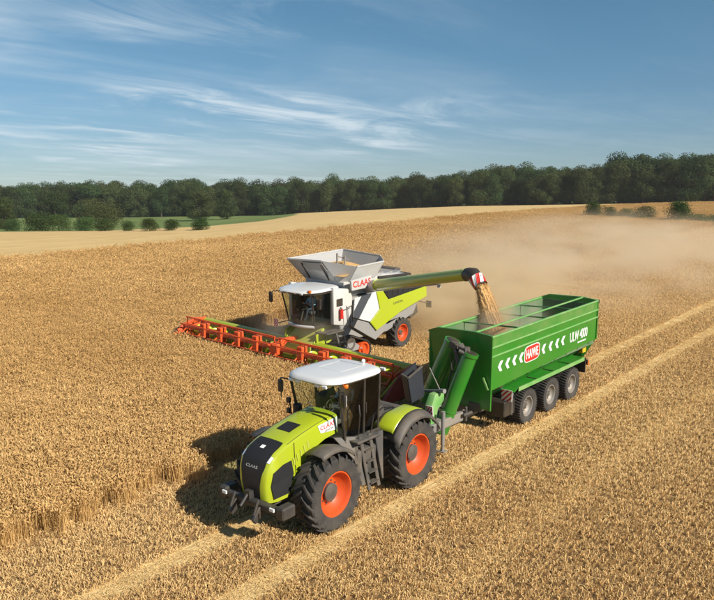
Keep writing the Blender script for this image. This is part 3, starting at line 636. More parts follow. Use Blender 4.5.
def steering(parent, loc):
    s = empty('steering_wheel', loc, 0, parent); mb = MB(); n = 20; Rm = Matrix.Rotation(R_(-55), 3, 'Y')
    mb.path([Rm @ Vector((0, .19*math.cos(2*math.pi*k/n), .19*math.sin(2*math.pi*k/n))) for k in range(n+1)], .016, 6, False)
    for k in range(3): a = 2*math.pi*k/3+.5; mb.tube((0, 0, 0), Rm @ Vector((0, .19*math.cos(a), .19*math.sin(a))), .012, n=5)
    mb.build('ring', BLACK, s, smooth=60); MB().tube((0, 0, 0), (.25, 0, -.6), .035, .05).build('column', BLACK, s, smooth=60); return s
def hazard_board(parent, c, xd, zd, wdt, ht, name='warning_board'):
    # red and white diagonal board: base + stripes
    c = Vector(c); X = Vector(xd).normalized(); Z = Vector(zd).normalized(); Nn = X.cross(Z)
    b = MB(); b.prism([c+X*a*wdt/2+Z*q*ht/2-Nn*.02 for a, q in ((-1, -1), (1, -1), (1, 1), (-1, 1))], Nn*.02); o = b.build(name, SIGNW, parent)
    def clip(poly):
        for axis, lim in ((0, 1), (1, 1), (0, -1), (1, -1)):
            out = []
            for i in range(len(poly)):
                p, q = poly[i-1], poly[i]; f = lambda r: (lim*r[axis] <= 1)
                if f(p) != f(q):
                    t = (lim-p[axis])/(q[axis]-p[axis]); out.append((p[0]+(q[0]-p[0])*t, p[1]+(q[1]-p[1])*t))
                if f(q): out.append(q)
            poly = out
            if not poly: break
        return poly
    for k in range(-4, 5):
        asp = ht/wdt; s0 = k*.9; poly = clip([(s0-1, -1), (s0-1+.45, -1), (s0+1+.45, 1), (s0+1, 1)])
        if len(poly) >= 3: MB().prism([c+X*a*wdt/2+Z*q*ht/2+Nn*.001 for a, q in poly], Nn*.004).build('stripe', RED, o)
    return o
#@@PART2@@
# ------------------------------------------------------------------ tractor
def build_tractor():
    T = empty('tractor', (0, 0, 0)); tag(T, 'lime green four wheel tractor with white cab roof and orange rims pulling the green trailer', 'tractor')
    WR, WW = 1.02, 0.74; yc = 1.05
    w0 = make_wheel(WR, WW, 0.585, 21, 0.075, 0.30, 0.085, ORANGE, DGREY, 0.30, 0.24, 0.12, 1, T, (1.8, yc, WR-.03))
    wheel_copy(w0, T, (-1.8, yc, WR-.03), .12); wheel_copy(w0, T, (1.8, -yc, WR-.03), .2, True); wheel_copy(w0, T, (-1.8, -yc, WR-.03), .05, True)
    # chassis
    mb = MB(); mb.box((0.2, 0, 1.05), (6.0, .62, .55)); mb.box((-1.8, 0, 1.0), (.5, 1.5, .42)); mb.box((1.8, 0, 1.0), (.5, 1.5, .42)); mb.box((-2.75, 0, 1.1), (.5, .9, .8))
    mb.build('chassis', DGREY, T, bevel=.03)
    mb = MB(); mb.box((.1, .85, 1.35), (1.1, .55, .75)); mb.build('fuel_tank', DGREY, T, bevel=.08, seg=2, smooth=40)
    mb = MB(); mb.box((.1, -.85, 1.35), (1.1, .55, .75)); mb.build('side_tank', DGREY, T, bevel=.08, seg=2, smooth=40)
    # hood shell
    prof = [(0.82, 2.72, .54), (1.5, 2.66, .56), (2.2, 2.53, .57), (2.75, 2.38, .56), (3.1, 2.24, .55), (3.32, 2.06, .53), (3.43, 1.80, .50), (3.46, 1.45, .47), (3.40, 1.06, .44)]
    low = [(0.82, 2.20), (1.35, 2.16), (1.95, 1.98), (2.3, 1.60), (2.52, 1.12), (2.75, 1.0), (3.05, 0.98), (3.25, 1.0), (3.36, 1.03)]
    cr = .035; vs = []; fs = []; n = len(prof)
    def nrm(i):
        a = prof[max(i-1, 0)]; b = prof[min(i+1, n-1)]; t = Vector((b[0]-a[0], 0, b[1]-a[1])).normalized(); return Vector((-t.z, 0, t.x)) if True else t
    def surf(i, t):   # across -1..1
        x, z, w_ = prof[i]; nn = nrm(i); nn = nn if nn.x+nn.z > 0 else -nn; p = Vector((x, t*w_, z))+nn*(cr*(1-t*t)-.05*abs(t)**8); return p
    ts = [-1, -.93, -.8, -.5, 0, .5, .8, .93, 1]; m_ = len(ts)
    for i in range(n): vs += [surf(i, t) for t in ts]
    for i in range(n-1):
        for k in range(m_-1): fs.append((i*m_+k, i*m_+k+1, (i+1)*m_+k+1, (i+1)*m_+k))
    for side, col in ((0, 0), (1, m_-1)):
        sgn = -1 if side == 0 else 1; o = len(vs)
        for i in range(n): vs.append(Vector((low[i][0], sgn*(prof[i][2]+.015), low[i][1])))
        for i in range(n-1): fs.append((i*m_+col, (i+1)*m_+col, o+i+1, o+i))
    MB().add(vs, fs).build('hood', LIME, T, smooth=50)
    def usurf(u, t, off):
        u = max(0, min(n-1.001, u)); i = int(u); f = u-i; nn = nrm(i).lerp(nrm(min(i+1, n-1)), f); nn = nn if nn.x+nn.z > 0 else -nn
        return surf(i, t).lerp(surf(i+1, t), f)+nn*off
    def patch(u0, u1, tf0, tf1, off, nu=10, nt=8):
        mb = MB(); vs = []
        for a in range(nu+1):
            for b in range(nt+1):
                u = u0+(u1-u0)*a/nu; t0, t1 = tf0(u), tf1(u); vs.append(usurf(u, t0+(t1-t0)*b/nt, off))
        fs = [(a*(nt+1)+b, a*(nt+1)+b+1, (a+1)*(nt+1)+b+1, (a+1)*(nt+1)+b) for a in range(nu) for b in range(nt)]
        return mb.add(vs, fs)
    for sg in (1, -1):
        MB().path([usurf(u, sg*.90, .004) for u in np.linspace(.05, 2.9, 14)], .007, 5).build('hood_seam', BLACK, T)
        MB().path([Vector((x, sg*(np.interp(x, [.82, 1.5, 2.2, 2.75], [.545, .57, .585, .575])+.003), z)) for x, z in ((2.52, 2.40), (2.50, 2.0), (2.46, 1.6), (2.5, 1.2))], .007, 5).build('hood_seam', BLACK, T)
    MB().path([(.9, .1, 2.5), (1.22, .05, 2.85), (1.28, -.25, 3.3)], .012, 5).build('wiper', BLACK, T)
    MB().path([(-.75, .55, 3.7), (-.78, .56, 4.05)], .010, 5).build('antenna', BLACK, T); MB().lathe([(0, .03), (.05, .02), (.06, -.03), (0, -.03)], (-.75, .2, 3.79), 12).build('position_receiver', SIGNW, T, smooth=50)
    hw = lambda u: np.interp(u, [2.9, 3.3, 5.6, 6.4, 8], [.72, .78, .80, .70, .62])
    g = patch(2.95, 7.9, lambda u: -float(hw(u)), lambda u: float(hw(u)), .010, 20, 8).build('front_grille', GRILLE, T, smooth=60)
    patch(1.55, 2.2, lambda u: -.42, lambda u: .42, .010).build('air_intake', GRILLE, T, smooth=60)
    MB().lathe([(.0, .0), (.05, 0), (.05, .012), (0, .012)], (0, 0, 0), 16)
    em = patch(3.62, 3.92, lambda u: -.12, lambda u: .12, .016, 3, 3).build('emblem', LETW, T)
    p0 = usurf(5.6, -.25, .016); p1 = usurf(5.6, .25, .016)
    text('CLAAS', 'lettering', LGREY, T, usurf(5.75, -.42, .014), p1-p0, usurf(5.2, 0, 0)-usurf(6.0, 0, 0), .075, .40)
    for s in (1, -1):   # side grilles, louvres, lamps, decal
        pts = [(2.66, 1.12), (3.20, 1.10), (3.29, 1.45), (3.22, 1.78), (2.9, 1.93), (2.62, 1.96), (2.55, 1.6)]
        MB().prism([(x, s*(np.interp(x, [2.2, 2.75, 3.1, 3.4], [.585, .575, .56, .50])+.0), z) for x, z in pts], (0, s*.012, 0)).build('side_grille', GRILLE, T)
        for k in range(5):
            x = 1.95+k*.13; z = 2.22-k*.075; MB().prism([(x, s*.578, z-.12), (x+.055, s*.58, z-.12), (x+.10, s*.58, z+.08), (x+.045, s*.578, z+.08)], (0, s*.008, 0)).build('louvre', LIMED, T)
        patch(4.35, 5.0, (lambda u: .80) if s > 0 else (lambda u: -.94), (lambda u: .94) if s > 0 else (lambda u: -.80), .014, 4, 3).build('headlight', LAMP, T, smooth=60)
        pl = [(.85, 2.66), (1.62, 2.585), (1.50, 2.36), (.85, 2.30)]
        d = MB().prism([(x, s*.565, z) for x, z in pl], (0, s*.012, 0)).build('name_panel', SIGNW, T)
        xd = (-1, 0, .07) if s > 0 else (1, 0, -.07)
        text('CLAAS', 'lettering', RED, d, (1.52, .579, 2.43) if s > 0 else (.92, -.579, 2.49), xd, (0, 0, 1), .12, .58, bold=.012)
        text('XERION', 'lettering', LETD, d, (1.36, .579, 2.345) if s > 0 else (.92, -.579, 2.38), xd, (0, 0, 1), .055, .36)
        # front mudguard
        mb = MB(); arc = [(1.8+1.16*math.cos(a), 1.0+1.16*math.sin(a)) for a in np.radians(np.linspace(66, 132, 12))]
        y0, y1 = .70, 1.36; vs = []; 
        for x, z in arc: vs += [(x, s*y0, z-.02), (x, s*(y0+.3), z+.05), (x, s*(y1-.06), z+.03), (x, s*y1, z-.07)]
        mb.add(vs, [(4*i+k, 4*i+k+1, 4*i+5+k, 4*i+4+k) for i in range(11) for k in range(3)]); o = mb.build('front_mudguard', DGREY, T, smooth=60)
        o.modifiers.new('thick', 'SOLIDIFY').thickness = .03
        # rear mudguard: lime top + grey flare
        arc = [(-1.8+1.2*math.cos(a), 1.0+1.2*math.sin(a)) for a in np.radians(np.linspace(28, 150, 14))]; vs = []
        for x, z in arc: vs += [(x, s*1.18, z+.09), (x, s*1.30, z+.05), (x, s*1.42, z-.03), (x, s*1.46, z-.13)]
        o = MB().add(vs, [(4*i+k, 4*i+k+1, 4*i+5+k, 4*i+4+k) for i in range(13) for k in range(3)]).build('wheel_arch', DGREY, T, smooth=60); o.modifiers.new('thick', 'SOLIDIFY').thickness = .03
        arc = [(-1.8+1.2*math.cos(a), 1.0+1.2*math.sin(a)) for a in np.radians(np.linspace(38, 122, 12))]; vs = []
        for x, z in arc: z = min(z, 2.12-.05*(x+1.8)); vs += [(x, s*.50, z+.08), (x, s*.62, z+.12), (x, s*1.10, z+.11), (x, s*1.185, z+.06)]
        o = MB().add(vs, [(4*i+k, 4*i+k+1, 4*i+5+k, 4*i+4+k) for i in range(11) for k in range(3)]).build('rear_mudguard', LIME, T, smooth=60); o.modifiers.new('thick', 'SOLIDIFY').thickness = .03
        arc2 = [(-1.8+1.14*math.cos(a), 1.0+1.14*math.sin(a)) for a in np.radians(np.linspace(30, 150, 14))]; vs = []
        for x, z in arc2: vs += [(x, s*.5, z+.05), (x, s*1.15, z+.07)]
        MB().add(vs, [(2*i, 2*i+1, 2*i+3, 2*i+2) for i in range(13)]).build('mudguard_liner', BLACK, T, smooth=60)
    # cab
    C_ = empty('cab', (0, 0, 0), 0, T)
    fb, rb, ft, rt = .78, -.62, 1.12, -.60; zb, zt = 1.95, 3.58; hb, ht = .80, .88
    B = {('f', s): Vector((fb, s*hb, zb)) for s in (1, -1)}; B.update({('r', s): Vector((rb, s*hb, zb)) for s in (1, -1)}); B.update({('m', s): Vector((.05, s*(hb+.03), zb)) for s in (1, -1)})
    Tt = {('f', s): Vector((ft, s*ht, zt)) for s in (1, -1)}; Tt.update({('r', s): Vector((rt, s*ht, zt)) for s in (1, -1)}); Tt.update({('m', s): Vector((.10, s*(ht+.03), zt)) for s in (1, -1)})
    for s in (1, -1):
        for k in ('f', 'm', 'r'): MB().bar(B[(k, s)], Tt[(k, s)], .07, .07, (1, 0, 0)).build('pillar', BLACK, C_, bevel=.015)
        q = Vector((0, s*.012, 0))
        MB().prism([B[('f', s)], B[('m', s)], Tt[('m', s)], Tt[('f', s)]], q).build('side_window', GLASS, C_)
        o = MB().prism([B[('m', s)], B[('r', s)], Tt[('r', s)], Tt[('m', s)]], q).build('door', DOORGLASS, C_)
        MB().bar(B[('m', s)]+Vector((-.06, s*.05, .65)), B[('m', s)]+Vector((-.06, s*.05, .95)), .03, .03, (1, 0, 0)).build('door_handle', BLACK, o)
    # curved windscreen
    vs = []; nn = 8
    for zt_, L_, F_ in ((0, B, .16), (1, Tt, .22)):
        for k in range(nn+1): t = -1+2*k/nn; a = L_[('f', -1)].lerp(L_[('f', 1)], (t+1)/2); vs.append(a+Vector((F_*(1-t*t), 0, 0)))
    o = MB().add(vs, [(k, k+1, nn+2+k, nn+1+k) for k in range(nn)]).build('windscreen', GLASS, C_, smooth=60)
    MB().prism([B[('r', -1)], B[('r', 1)], Tt[('r', 1)], Tt[('r', -1)]], (-.012, 0, 0)).build('rear_window', GLASS, C_)
    MB().box((.07, 0, 1.93), (1.55, 1.72, .14)).build('cab_floor', BLACK, C_, bevel=.03)
    MB().box((.78, .02, 2.25), (.25, .4, .5)).build('dashboard', BLACK, C_, bevel=.04)
    mb = MB(); mb.box((.35, .34, 2.38), (.5, .12, .12)); mb.box((.62, .42, 2.68), (.05, .22, .28)); mb.build('armrest_console', DGREY, C_, bevel=.02)
    seat(C_, (-.16, .10, 2.50)); steering(C_, (.48, .10, 2.83))
    MB().box((-.5, 0, 2.35), (.14, 1.45, .8)).build('rear_console', BLACK, C_, bevel=.03)
    MB().box((-.15, -.72, 2.45), (.7, .16, .9)).build('side_console', DGREY, C_, bevel=.04)
    MB().box((.1, 0, 3.50), (1.3, 1.5, .08)).build('headliner', LGREY, C_, bevel=.02)
    # roof
    out = []; K = 48
    def ro(sx, sy, z, xo=0):
        r_ = []
        for k in range(K):
            a = 2*math.pi*k/K; c, s_ = math.cos(a), math.sin(a); e_ = .5
            x = .26+xo+sx*abs(c)**e_*(1 if c > 0 else -1); y = sy*abs(s_)**e_*(1 if s_ > 0 else -1)
            if x > .3: y *= 1-.05*((x-.3)/1.2)**2; 
            r_.append((x, y, z+.02*(x)))
        return r_
    rings = [ro(1.0, .82, 3.57), ro(1.14, .93, 3.58), ro(1.19, .97, 3.63), ro(1.17, .95, 3.69), ro(1.08, .86, 3.745), ro(.9, .7, 3.765)]
    vs = [p for r_ in rings for p in r_]; fs = [(i*K+k, i*K+(k+1) % K, (i+1)*K+(k+1) % K, (i+1)*K+k) for i in range(len(rings)-1) for k in range(K)]+[tuple(range(K))[::-1], tuple(range(5*K, 6*K))]
    rf = MB().add(vs, fs).build('roof', WHITE, T, smooth=50)
    MB().path([(-.45, -.42, 3.768), (-.45, .42, 3.768), (.5, .40, 3.775), (.5, -.40, 3.775), (-.45, -.42, 3.768)], .006, 4).build('roof_hatch_seam', LGREY, rf)
    mb = MB(); mb.lathe([(.0, .05), (.05, .03), (.055, -.03), (.03, -.05)], (0, 0, 0), 12); o = mb.build('beacon', AMBER, T, smooth=60); o.rotation_euler = (R_(-90), 0, 0); o.location = (1.0, 1.0, 3.60); o.scale = (1.2, 1.2, 1.6)
    for s in (1, -1):
        for yy in (.35, .6): MB().box((1.38, s*yy, 3.585), (.06, .18, .09)).build('work_light', LAMP, T, bevel=.02)
        MB().box((-.98, s*.7, 3.60), (.06, .2, .1)).build('work_light', LAMP, T, bevel=.02)
        # mirrors
        m_ = empty('mirror', (0, 0, 0), 0, T); mb = MB(); mb.path([(1.10, s*.82, 3.46), (1.25, s*1.0, 3.52), (1.22, s*1.14, 3.5)], .022, 6); mb.path([(1.22, s*1.14, 3.5), (1.22, s*1.14, 2.95)], .02, 6); mb.build('mirror_arm', BLACK, m_)
        MB().box((1.24, s*1.14, 3.28), (.08, .15, .36)).build('mirror_head', BLACK, m_, bevel=.03, seg=2, smooth=40)
        MB().box((1.195, s*1.14, 3.28), (.012, .12, .30)).build('mirror_glass', LAMP, m_)
    mb = MB(); mb.path([(.95, -.95, 2.0), (1.05, -1.0, 2.9)], .02, 5); mb.box((1.07, -1.0, 2.55), (.09, .1, .14)); mb.box((1.07, -1.0, 2.85), (.09, .1, .14)); mb.build('lamp_bracket', BLACK, T)
    # ladder, left side
    ld = empty('ladder', (0, 0, 0), 0, T)
    for x in (.02, .42): MB().bar((x, 1.02, 2.05), (x-.02, 1.34, .62), .06, .13, (1, 0, 0)).build('ladder_rail', DGREY, ld, bevel=.015)
    for k in range(5):
        t = (k+.35)/5; MB().box((.21, 1.02+.32*t, 2.05-1.43*t), (.36, .18, .035)).build('step', DGREY, ld)
    mb = MB(); mb.path([(.48, 1.0, 2.0), (.50, 1.08, 2.7), (.42, .98, 2.95)], .018, 6); mb.path([(-.05, 1.0, 2.0), (-.10, 1.08, 2.55)], .018, 6); mb.build('handrail', BLACK, T)
    mb = MB(); mb.box((.22, .95, 1.98), (1.0, .5, .07)); mb.build('platform', DGREY, T, bevel=.02)
    mb = MB(); mb.prism([(-.16, 1.0, 2.0), (-.52, 1.0, 2.02), (-.40, 1.06, 1.4), (-.16, 1.3, .78), (-.10, 1.32, .80)], (0, .09, 0)); mb.build('step_shield', DGREY, T, bevel=.02)
    mb = MB(); mb.prism([(.52, .95, 2.08), (1.05, .62, 2.12), (.80, 1.12, 1.55), (.62, 1.25, .78), (.50, 1.30, .80)], (0, -.06, 0)); mb.build('engine_side_cover', DGREY, T, bevel=.01)
    # exhaust / filters right rear of cab
    mb = MB(); mb.tube((.95, -.78, 2.2), (.95, -.78, 2.75), .13, n=14); mb.build('air_filter', BLACK, T, smooth=50)
    # rear deck clutter
    mb = MB(); mb.box((-1.5, 0, 1.95), (1.7, .9, .35)); mb.box((-1.2, .2, 2.2), (.5, .4, .3)); mb.tube((-1.0, -.4, 2.1), (-1.0, .3, 2.35), .09); mb.tube((-.9, .55, 2.0), (-.85, .6, 2.65), .05); mb.build('rear_deck', DGREY, T, bevel=.02)
    mb = MB()
    for k in range(7):
        y = -.5+.16*k; mb.path([(-.75, y, 2.0), (-.95, y+.05, 2.45-.04*k), (-1.35, y, 2.35), (-1.9, y*.8, 2.2), (-2.9, y*.4, 1.5)], .024, 6)
    mb.build('hydraulic_hoses', BLACK, T, smooth=60)
    # front linkage and bumper
    HITCH = mat('hitch_black', (.025, .026, .028), .5, dust=.12, dscale=3)
    lk = empty('front_linkage', (0, 0, 0), 0, T)
    MB().box((3.52, .08, 1.02), (.20, 1.85, .18)).build('cross_beam', HITCH, lk, bevel=.03)
    for y in (-.93, 1.12): MB().box((3.40, y, 1.02), (.45, .28, .32)).build('weight_box', HITCH, lk, bevel=.04)
    for y in (-.42, .42):
        mb = MB(); mb.prism([(3.4, y-.05, 1.1), (3.68, y-.05, 1.0), (3.86, y-.05, .74), (3.78, y-.05, .62), (3.45, y-.05, .80)], (0, .1, 0)); mb.build('lift_arm', HITCH, lk, bevel=.015)
    mb = MB(); mb.tube((3.55, 0, 1.28), (3.85, 0, 1.0), .04); mb.box((3.55, 0, 1.22), (.16, .18, .2)); mb.tube((3.64, .42, 1.2), (3.80, .42, .85), .035); mb.tube((3.64, -.42, 1.2), (3.80, -.42, .85), .035); mb.build('top_link', HITCH, lk, smooth=40)
    for s in (1, -1): MB().box((3.68, .08+s*.85, 1.10), (.05, .16, .09)).build('marker_lamp', LAMP, lk, bevel=.01)
    hazard_board(T, (-2.62, 1.2, 2.05), (0, 1, 0), (.1, 0, 1), .22, .30)
    MB().box((-2.68, .95, 1.95), (.06, .16, .12)).build('rear_lamp', AMBER, T, bevel=.02)
    mb = MB(); mb.box((-3.0, 0, .62), (.5, .25, .14)); mb.tube((-3.15, .42, .75), (-2.7, .42, 1.0), .05); mb.tube((-3.15, -.42, .75), (-2.7, -.42, 1.0), .05); mb.build('tow_hitch', STEEL, T)
    driver((-.12, .10, 2.57), 'driver in a light blue shirt sitting in the tractor cab')
build_tractor()

# ------------------------------------------------------------------ grain cart (trailer)
def build_trailer():
    OX, OY = -8.85, 0.0; T = empty('trailer', (OX, OY, 0)); tag(T, 'large green three axle grain trailer receiving wheat behind the tractor', 'trailer')
    def W(u, v, y): q = P(u, v, y=y); return Vector((q.x-OX, y-OY, q.z))
    YS = 1.36; XF, XR = 2.95, -5.36; ZT = 3.72; ZF = 3.60; yf = -1.08; zbf, zbr = 1.92, 2.16
    XB = [XF, XR]
    # upper side walls (three sheets with ribs between), lower funnel
    def side(y, zt, s):
        ax = []
        def zb(x): return zbf+(zbr-zbf)*(XF-x)/(XF-XR)
        z1, z2 = zt-.36, zt-.66
        for (a0, a1, off, mt, nm) in ((lambda x: zt-.02, lambda x: z1+.02, .012, LGREEN if False else GREEN, 'rim_panel'), (lambda x: z1-.02, lambda x: z2+.02, 0, GREEN, 'upper_panel'), (lambda x: z2-.02, zb, 0, GREEN, 'lower_panel')):
            MB().prism([(XF, y+s*off, a0(XF)), (XR, y+s*off, a0(XR)), (XR, y+s*off, a1(XR)), (XF, y+s*off, a1(XF))], (0, -s*.05, 0)).build(nm, RIMGREEN if nm == 'rim_panel' else mt, T)
        MB().box(((XF+XR)/2, y-s*.075, (zt+zbf)/2), (XF-XR-.12, .02, zt-zbf-.1)).build('inner_lining', LINING, T)
        for z in (zt, z1, z2): MB().bar((XF+.02, y, z), (XR-.02, y, z), .09, .055).build('rail', LGREEN, T, bevel=.012)
        # funnel
        lowz = 1.15; MB().add([(XF, y-s*.02, zb(XF)), (XR, y-s*.02, zb(XR)), (XR+1.2, y*.28, lowz), (XF-.5, y*.28, lowz)], [(0, 1, 2, 3)]).build('hopper_slope', GREEN, T)
        for x in np.linspace(XF-.7, XR+.6, 8):
            MB().bar((x, y-s*.05, zb(x)-.03), (x-.15, y*.55, 1.55), .05, .08, (1, 0, 0)).build('strut', BLACK, T)
    side(YS, ZT, 1); side(yf, ZF, -1)
    for x, s in ((XF, 1), (XR, -1)):
        kk = (x, .72, ZT+.06); pts = [(x, yf, ZF), (x, yf+.35, ZF+.13), kk, (x, YS, ZT), (x, YS, 1.25 if s > 0 else zbr), (x-s*.15, YS*.6, 1.15), (x-s*.15, yf*.6, 1.15), (x, yf, 1.35 if s > 0 else zbr)]
        MB().prism(pts, (-s*.05, 0, 0)).build('front_wall' if s > 0 else 'rear_wall', GREEN, T)
        MB().box((x-s*.075, (YS+yf)/2, (ZF+zbf)/2), (.02, YS-yf-.2, ZF-zbf-.05)).build('inner_lining', LINING, T)
        for a, b in ((pts[0], pts[1]), (pts[1], pts[2]), (pts[2], pts[3])): MB().bar(Vector(a)+Vector((0, 0, .01)), Vector(b)+Vector((0, 0, .01)), .09, .06).build('rail', GREEN if s > 0 else LGREEN, T)
    MB().bar((XF, YS, ZT), (XF+.03, YS, 1.25), .07, .07, (1, 0, 0)).build('corner_post', GREEN, T); MB().bar((XR, YS, ZT), (XR, YS, zbr), .07, .07, (1, 0, 0)).build('corner_post', GREEN, T)
    MB().bar((XF, .72, ZT+.07), (XR, .72, ZT+.07), .075, .05).build('centre_rail', LGREEN, T, bevel=.01)
    for x in (XF-2.1, XF-4.2, XF-6.3): MB().bar((x, YS, ZT-.05), (x, yf, ZF-.05), .05, .05).build('cross_brace', GREEN, T)
    MB().box((XR-.04, YS, ZT-.02), (.08, .1, .12)).build('corner_lamp', BLACK, T); MB().box((XR-.04, YS, ZT-.7), (.06, .08, .08)).build('corner_lamp', BLACK, T)
    # marks on the near side
    yl = YS+.016
    def onside(u, v): q = P(u, v, y=OY+yl); return Vector((q.x-OX, yl, q.z))
    for grp in ([(498, 366), (505.3, 363.2), (512.2, 360.3), (518.9, 357.6)], [(541.3, 348.9), (548.2, 346.2), (554.7, 343.4), (560.6, 340.6)]):
        for u, v in grp:
            c = onside(u+3, v); hx, hz = .26, .17
            pts = [(hx*.5, hz), (-hx*.15, hz), (-hx*.75, -.01), (-hx*.28, -hz), (hx*.32, -hz), (-hx*.12, -.01)]
            MB().prism([(c.x-a, yl-.012, c.z+b) for a, b in pts], (0, .014, 0)).build('chevron', LETW, T)
    c = onside(532.3, 352.5); pts = []
    for k in range(24):
        a = 2*math.pi*k/24; cc, s_ = math.cos(a), math.sin(a); pts.append((c.x+.53*abs(cc)**.45*(1 if cc > 0 else -1), yl-.012, c.z+.27*abs(s_)**.45*(1 if s_ > 0 else -1)-.02*cc))
    lg = MB().prism(pts, (0, .014, 0)).build('logo_plate', RED, T)
    pts2 = [((p[0]-c.x)*1.07+c.x, p[1]-.001, (p[2]-c.z)*1.10+c.z) for p in pts]; MB().prism(pts2, (0, .010, 0)).build('logo_border', LETW, lg)
    text('HAWE', 'lettering', LETW, lg, (c.x+.44, yl+.004, c.z-.17), (-1, 0, .02), (0, 0, 1), .33, .88, bold=.02)
    a = onside(570, 342.5); b = onside(587.3, 335); ww = a.x-b.x
    text('ULW 4000', 'lettering', LETW, T, (a.x, yl-.006, a.z-.02), (-1, 0, .0), (0, 0, 1), .38, ww, bold=.012)
    for k in range(9): MB().box((a.x-ww*(.47+.055*k), yl-.004, a.z-.13), (.055 if k % 3 else .075, .010, .055)).build('small_print', LETW, T)
    # frame
    for y in (-.45, .45): MB().box((.2, y, .98), (11.0, .14, .28)).build('frame_beam', STEEL, T, bevel=.015)
    for x in (2.6, .9, -.9, -2.7, -4.8): MB().box((x, 0, .98), (.12, .76, .2)).build('cross_member', STEEL, T)
    MB().prism([(5.4, -.32, .70), (3.2, -.52, .80), (3.2, .52, .80), (5.4, .32, .70)], (0, 0, .28)).build('drawbar', STEEL, T, bevel=.02)
    MB().bar((5.4, 0, .78), (6.0, 0, .66), .16, .14).build('towing_eye', STEEL, T, bevel=.02)
    w0 = None; WR = .665
    for i in range(3):
        x = -i*1.816
        if w0 is None: w0 = make_wheel(WR, .56, .36, 40, .03, .10, .05, SILVER, DGREY, .17, .12, .06, 1, T, (x, .96, WR-.02), 8)
        else: wheel_copy(w0, T, (x, .96, WR-.02), .3*i)
        wheel_copy(w0, T, (x, -.96, WR-.02), .4*i, True)
        MB().tube((x, -.95, WR), (x, .95, WR), .09).build('axle', BLACK, T)
    for s in (1, -1):   # mudguards: flat decks with bent front
        y0, y1 = s*.70, s*1.30; f = empty('mudguard', (0, 0, 0), 0, T); z = 1.56
        xs = np.linspace(.95, -4.45, 5)
        for k in range(4): MB().box(((xs[k]+xs[k+1])/2, (y0+y1)/2, z), (abs(xs[k]-xs[k+1])-.02, .60, .03)).build('deck_plate', GREEN, f)
        for x in xs[1:-1]: MB().box((x, (y0+y1)/2, z+.012), (.05, .58, .05)).build('deck_joint', BLACK, f)
        MB().prism([(.96, y0, z+.015), (1.22, y0, z-.10), (1.22, y1, z-.10), (.96, y1, z+.015)], (0, 0, -.03)).build('front_flap', GREEN, f)
        MB().box((-1.75, y1+s*.012, z-.06), (5.4, .025, .14)).build('edge_strip', LGREEN, f)
        o = MB().path([(1.1, s*1.2, 1.44), (1.18, s*1.2, 1.1), (1.16, s*1.2, .62)], .02, 5).build('splash_stay', STEEL, f)
        MB().box((-4.62, s*1.05, 1.2), (.05, .5, .6)).build('mud_flap', BLACK, f)
    MB().box((1.18, .75, .85), (.75, .75, .55)).build('tool_box', BLACK, T, bevel=.03)
    hazard_board(T, (1.35, 1.08, 1.33), (0, 1, 0), (0, 0, 1), .40, .40)
    MB().box((-5.0, .9, 1.75), (.28, .35, .28)).build('rear_marker', mat('yellow_plastic', (.7, .45, .02), .5), T, bevel=.03)
    for s in (1, -1): MB().box((-5.25, s*1.0, 1.15), (.08, .35, .2)).build('tail_lamp', AMBER, T, bevel=.02)
    MB().box((-5.2, 0, 1.2), (.1, 2.3, .16)).build('rear_bumper', BLACK, T)
    # folding unloading auger at the front: two tubes side by side, hinge gear on top
    A0, A1 = Vector((3.55, .92, 3.22)), Vector((3.95, .10, .55)); B0, B1 = Vector((3.45, .18, 3.50)), Vector((3.62, -.72, 1.35))
    au = empty('unloading_auger', (0, 0, 0), 0, T)
    MB().tube(A0, A1, .26, n=24).build('lower_tube', GREEN, au, smooth=50)
    MB().tube(B0, B1, .26, n=24).build('upper_tube', GREEN, au, smooth=50)
    for p, q in ((A0, A1), (B0, B1)):
        d = (q-p).normalized(); o = MB().tube(p-d*.04, p+d*.06, .285, n=24).build('flange', GREEN, au, smooth=50)
        m_ = p.lerp(q, .72); MB().tube(m_, m_+d*.035, .275, n=24).build('tube_ring', GREEN, au, smooth=50)
        MB().tube(p-d*.05, p-d*.035, .23, n=20).build('tube_mouth', BLACK, au)
    mb = MB(); mb.bar(A0+Vector((0, -.28, .02)), B0+Vector((.1, .30, -.05)), .22, .2); mb.tube(A0+Vector((.2, -.5, .2)), A0+Vector((.1, -.2, -.5)), .05); mb.path([A0+Vector((.1, 0, .1)), A0+Vector((.25, -.4, .3)), B0+Vector((.25, .1, .05))], .035, 6); mb.tube(A0+Vector((.12, .1, -.05)), A0+Vector((.3, -.25, .12)), .07); mb.tube(B0+Vector((.22, .2, -.2)), B0+Vector((.3, .45, -.75)), .045); mb.box(A0+Vector((.1, -.12, .1)), (.3, .16, .22)); mb.box(B0+Vector((.2, .2, -.05)), (.16, .3, .2)); mb.build('hinge', DGREY, au, smooth=40)
    mb = MB(); mb.path([B0+Vector((.3, .1, -.3)), B0+Vector((.42, .25, -.8)), B0+Vector((.35, .35, -.95))], .022, 6); mb.path([A0+Vector((.1, -.5, -.2)), A0+Vector((.3, -.62, -1.0)), A0+Vector((.3, -.75, -2.2))], .03, 6); mb.build('hydraulic_hose', BLACK, au, smooth=60)
    MB().bar((3.05, 1.12, 2.35), (3.02, 1.30, 1.95), .05, .05).build('stay', LGREEN, T)
    # discharge chute (dark hood) on the folded tube's lower end, hanging over the drawbar
    CH = mat('chute_rubber', (0.022, 0.025, 0.032), 0.5)
    ch = empty('discharge_chute', (0, 0, 0), 0, T); k0, k1, k2, k3 = Vector((4.95, -.62, 1.75)), Vector((5.05, -.72, 2.58)), Vector((4.42, -.62, 2.86)), Vector((4.35, -.55, 1.85)); kk = Vector((.10, .34, -.05))
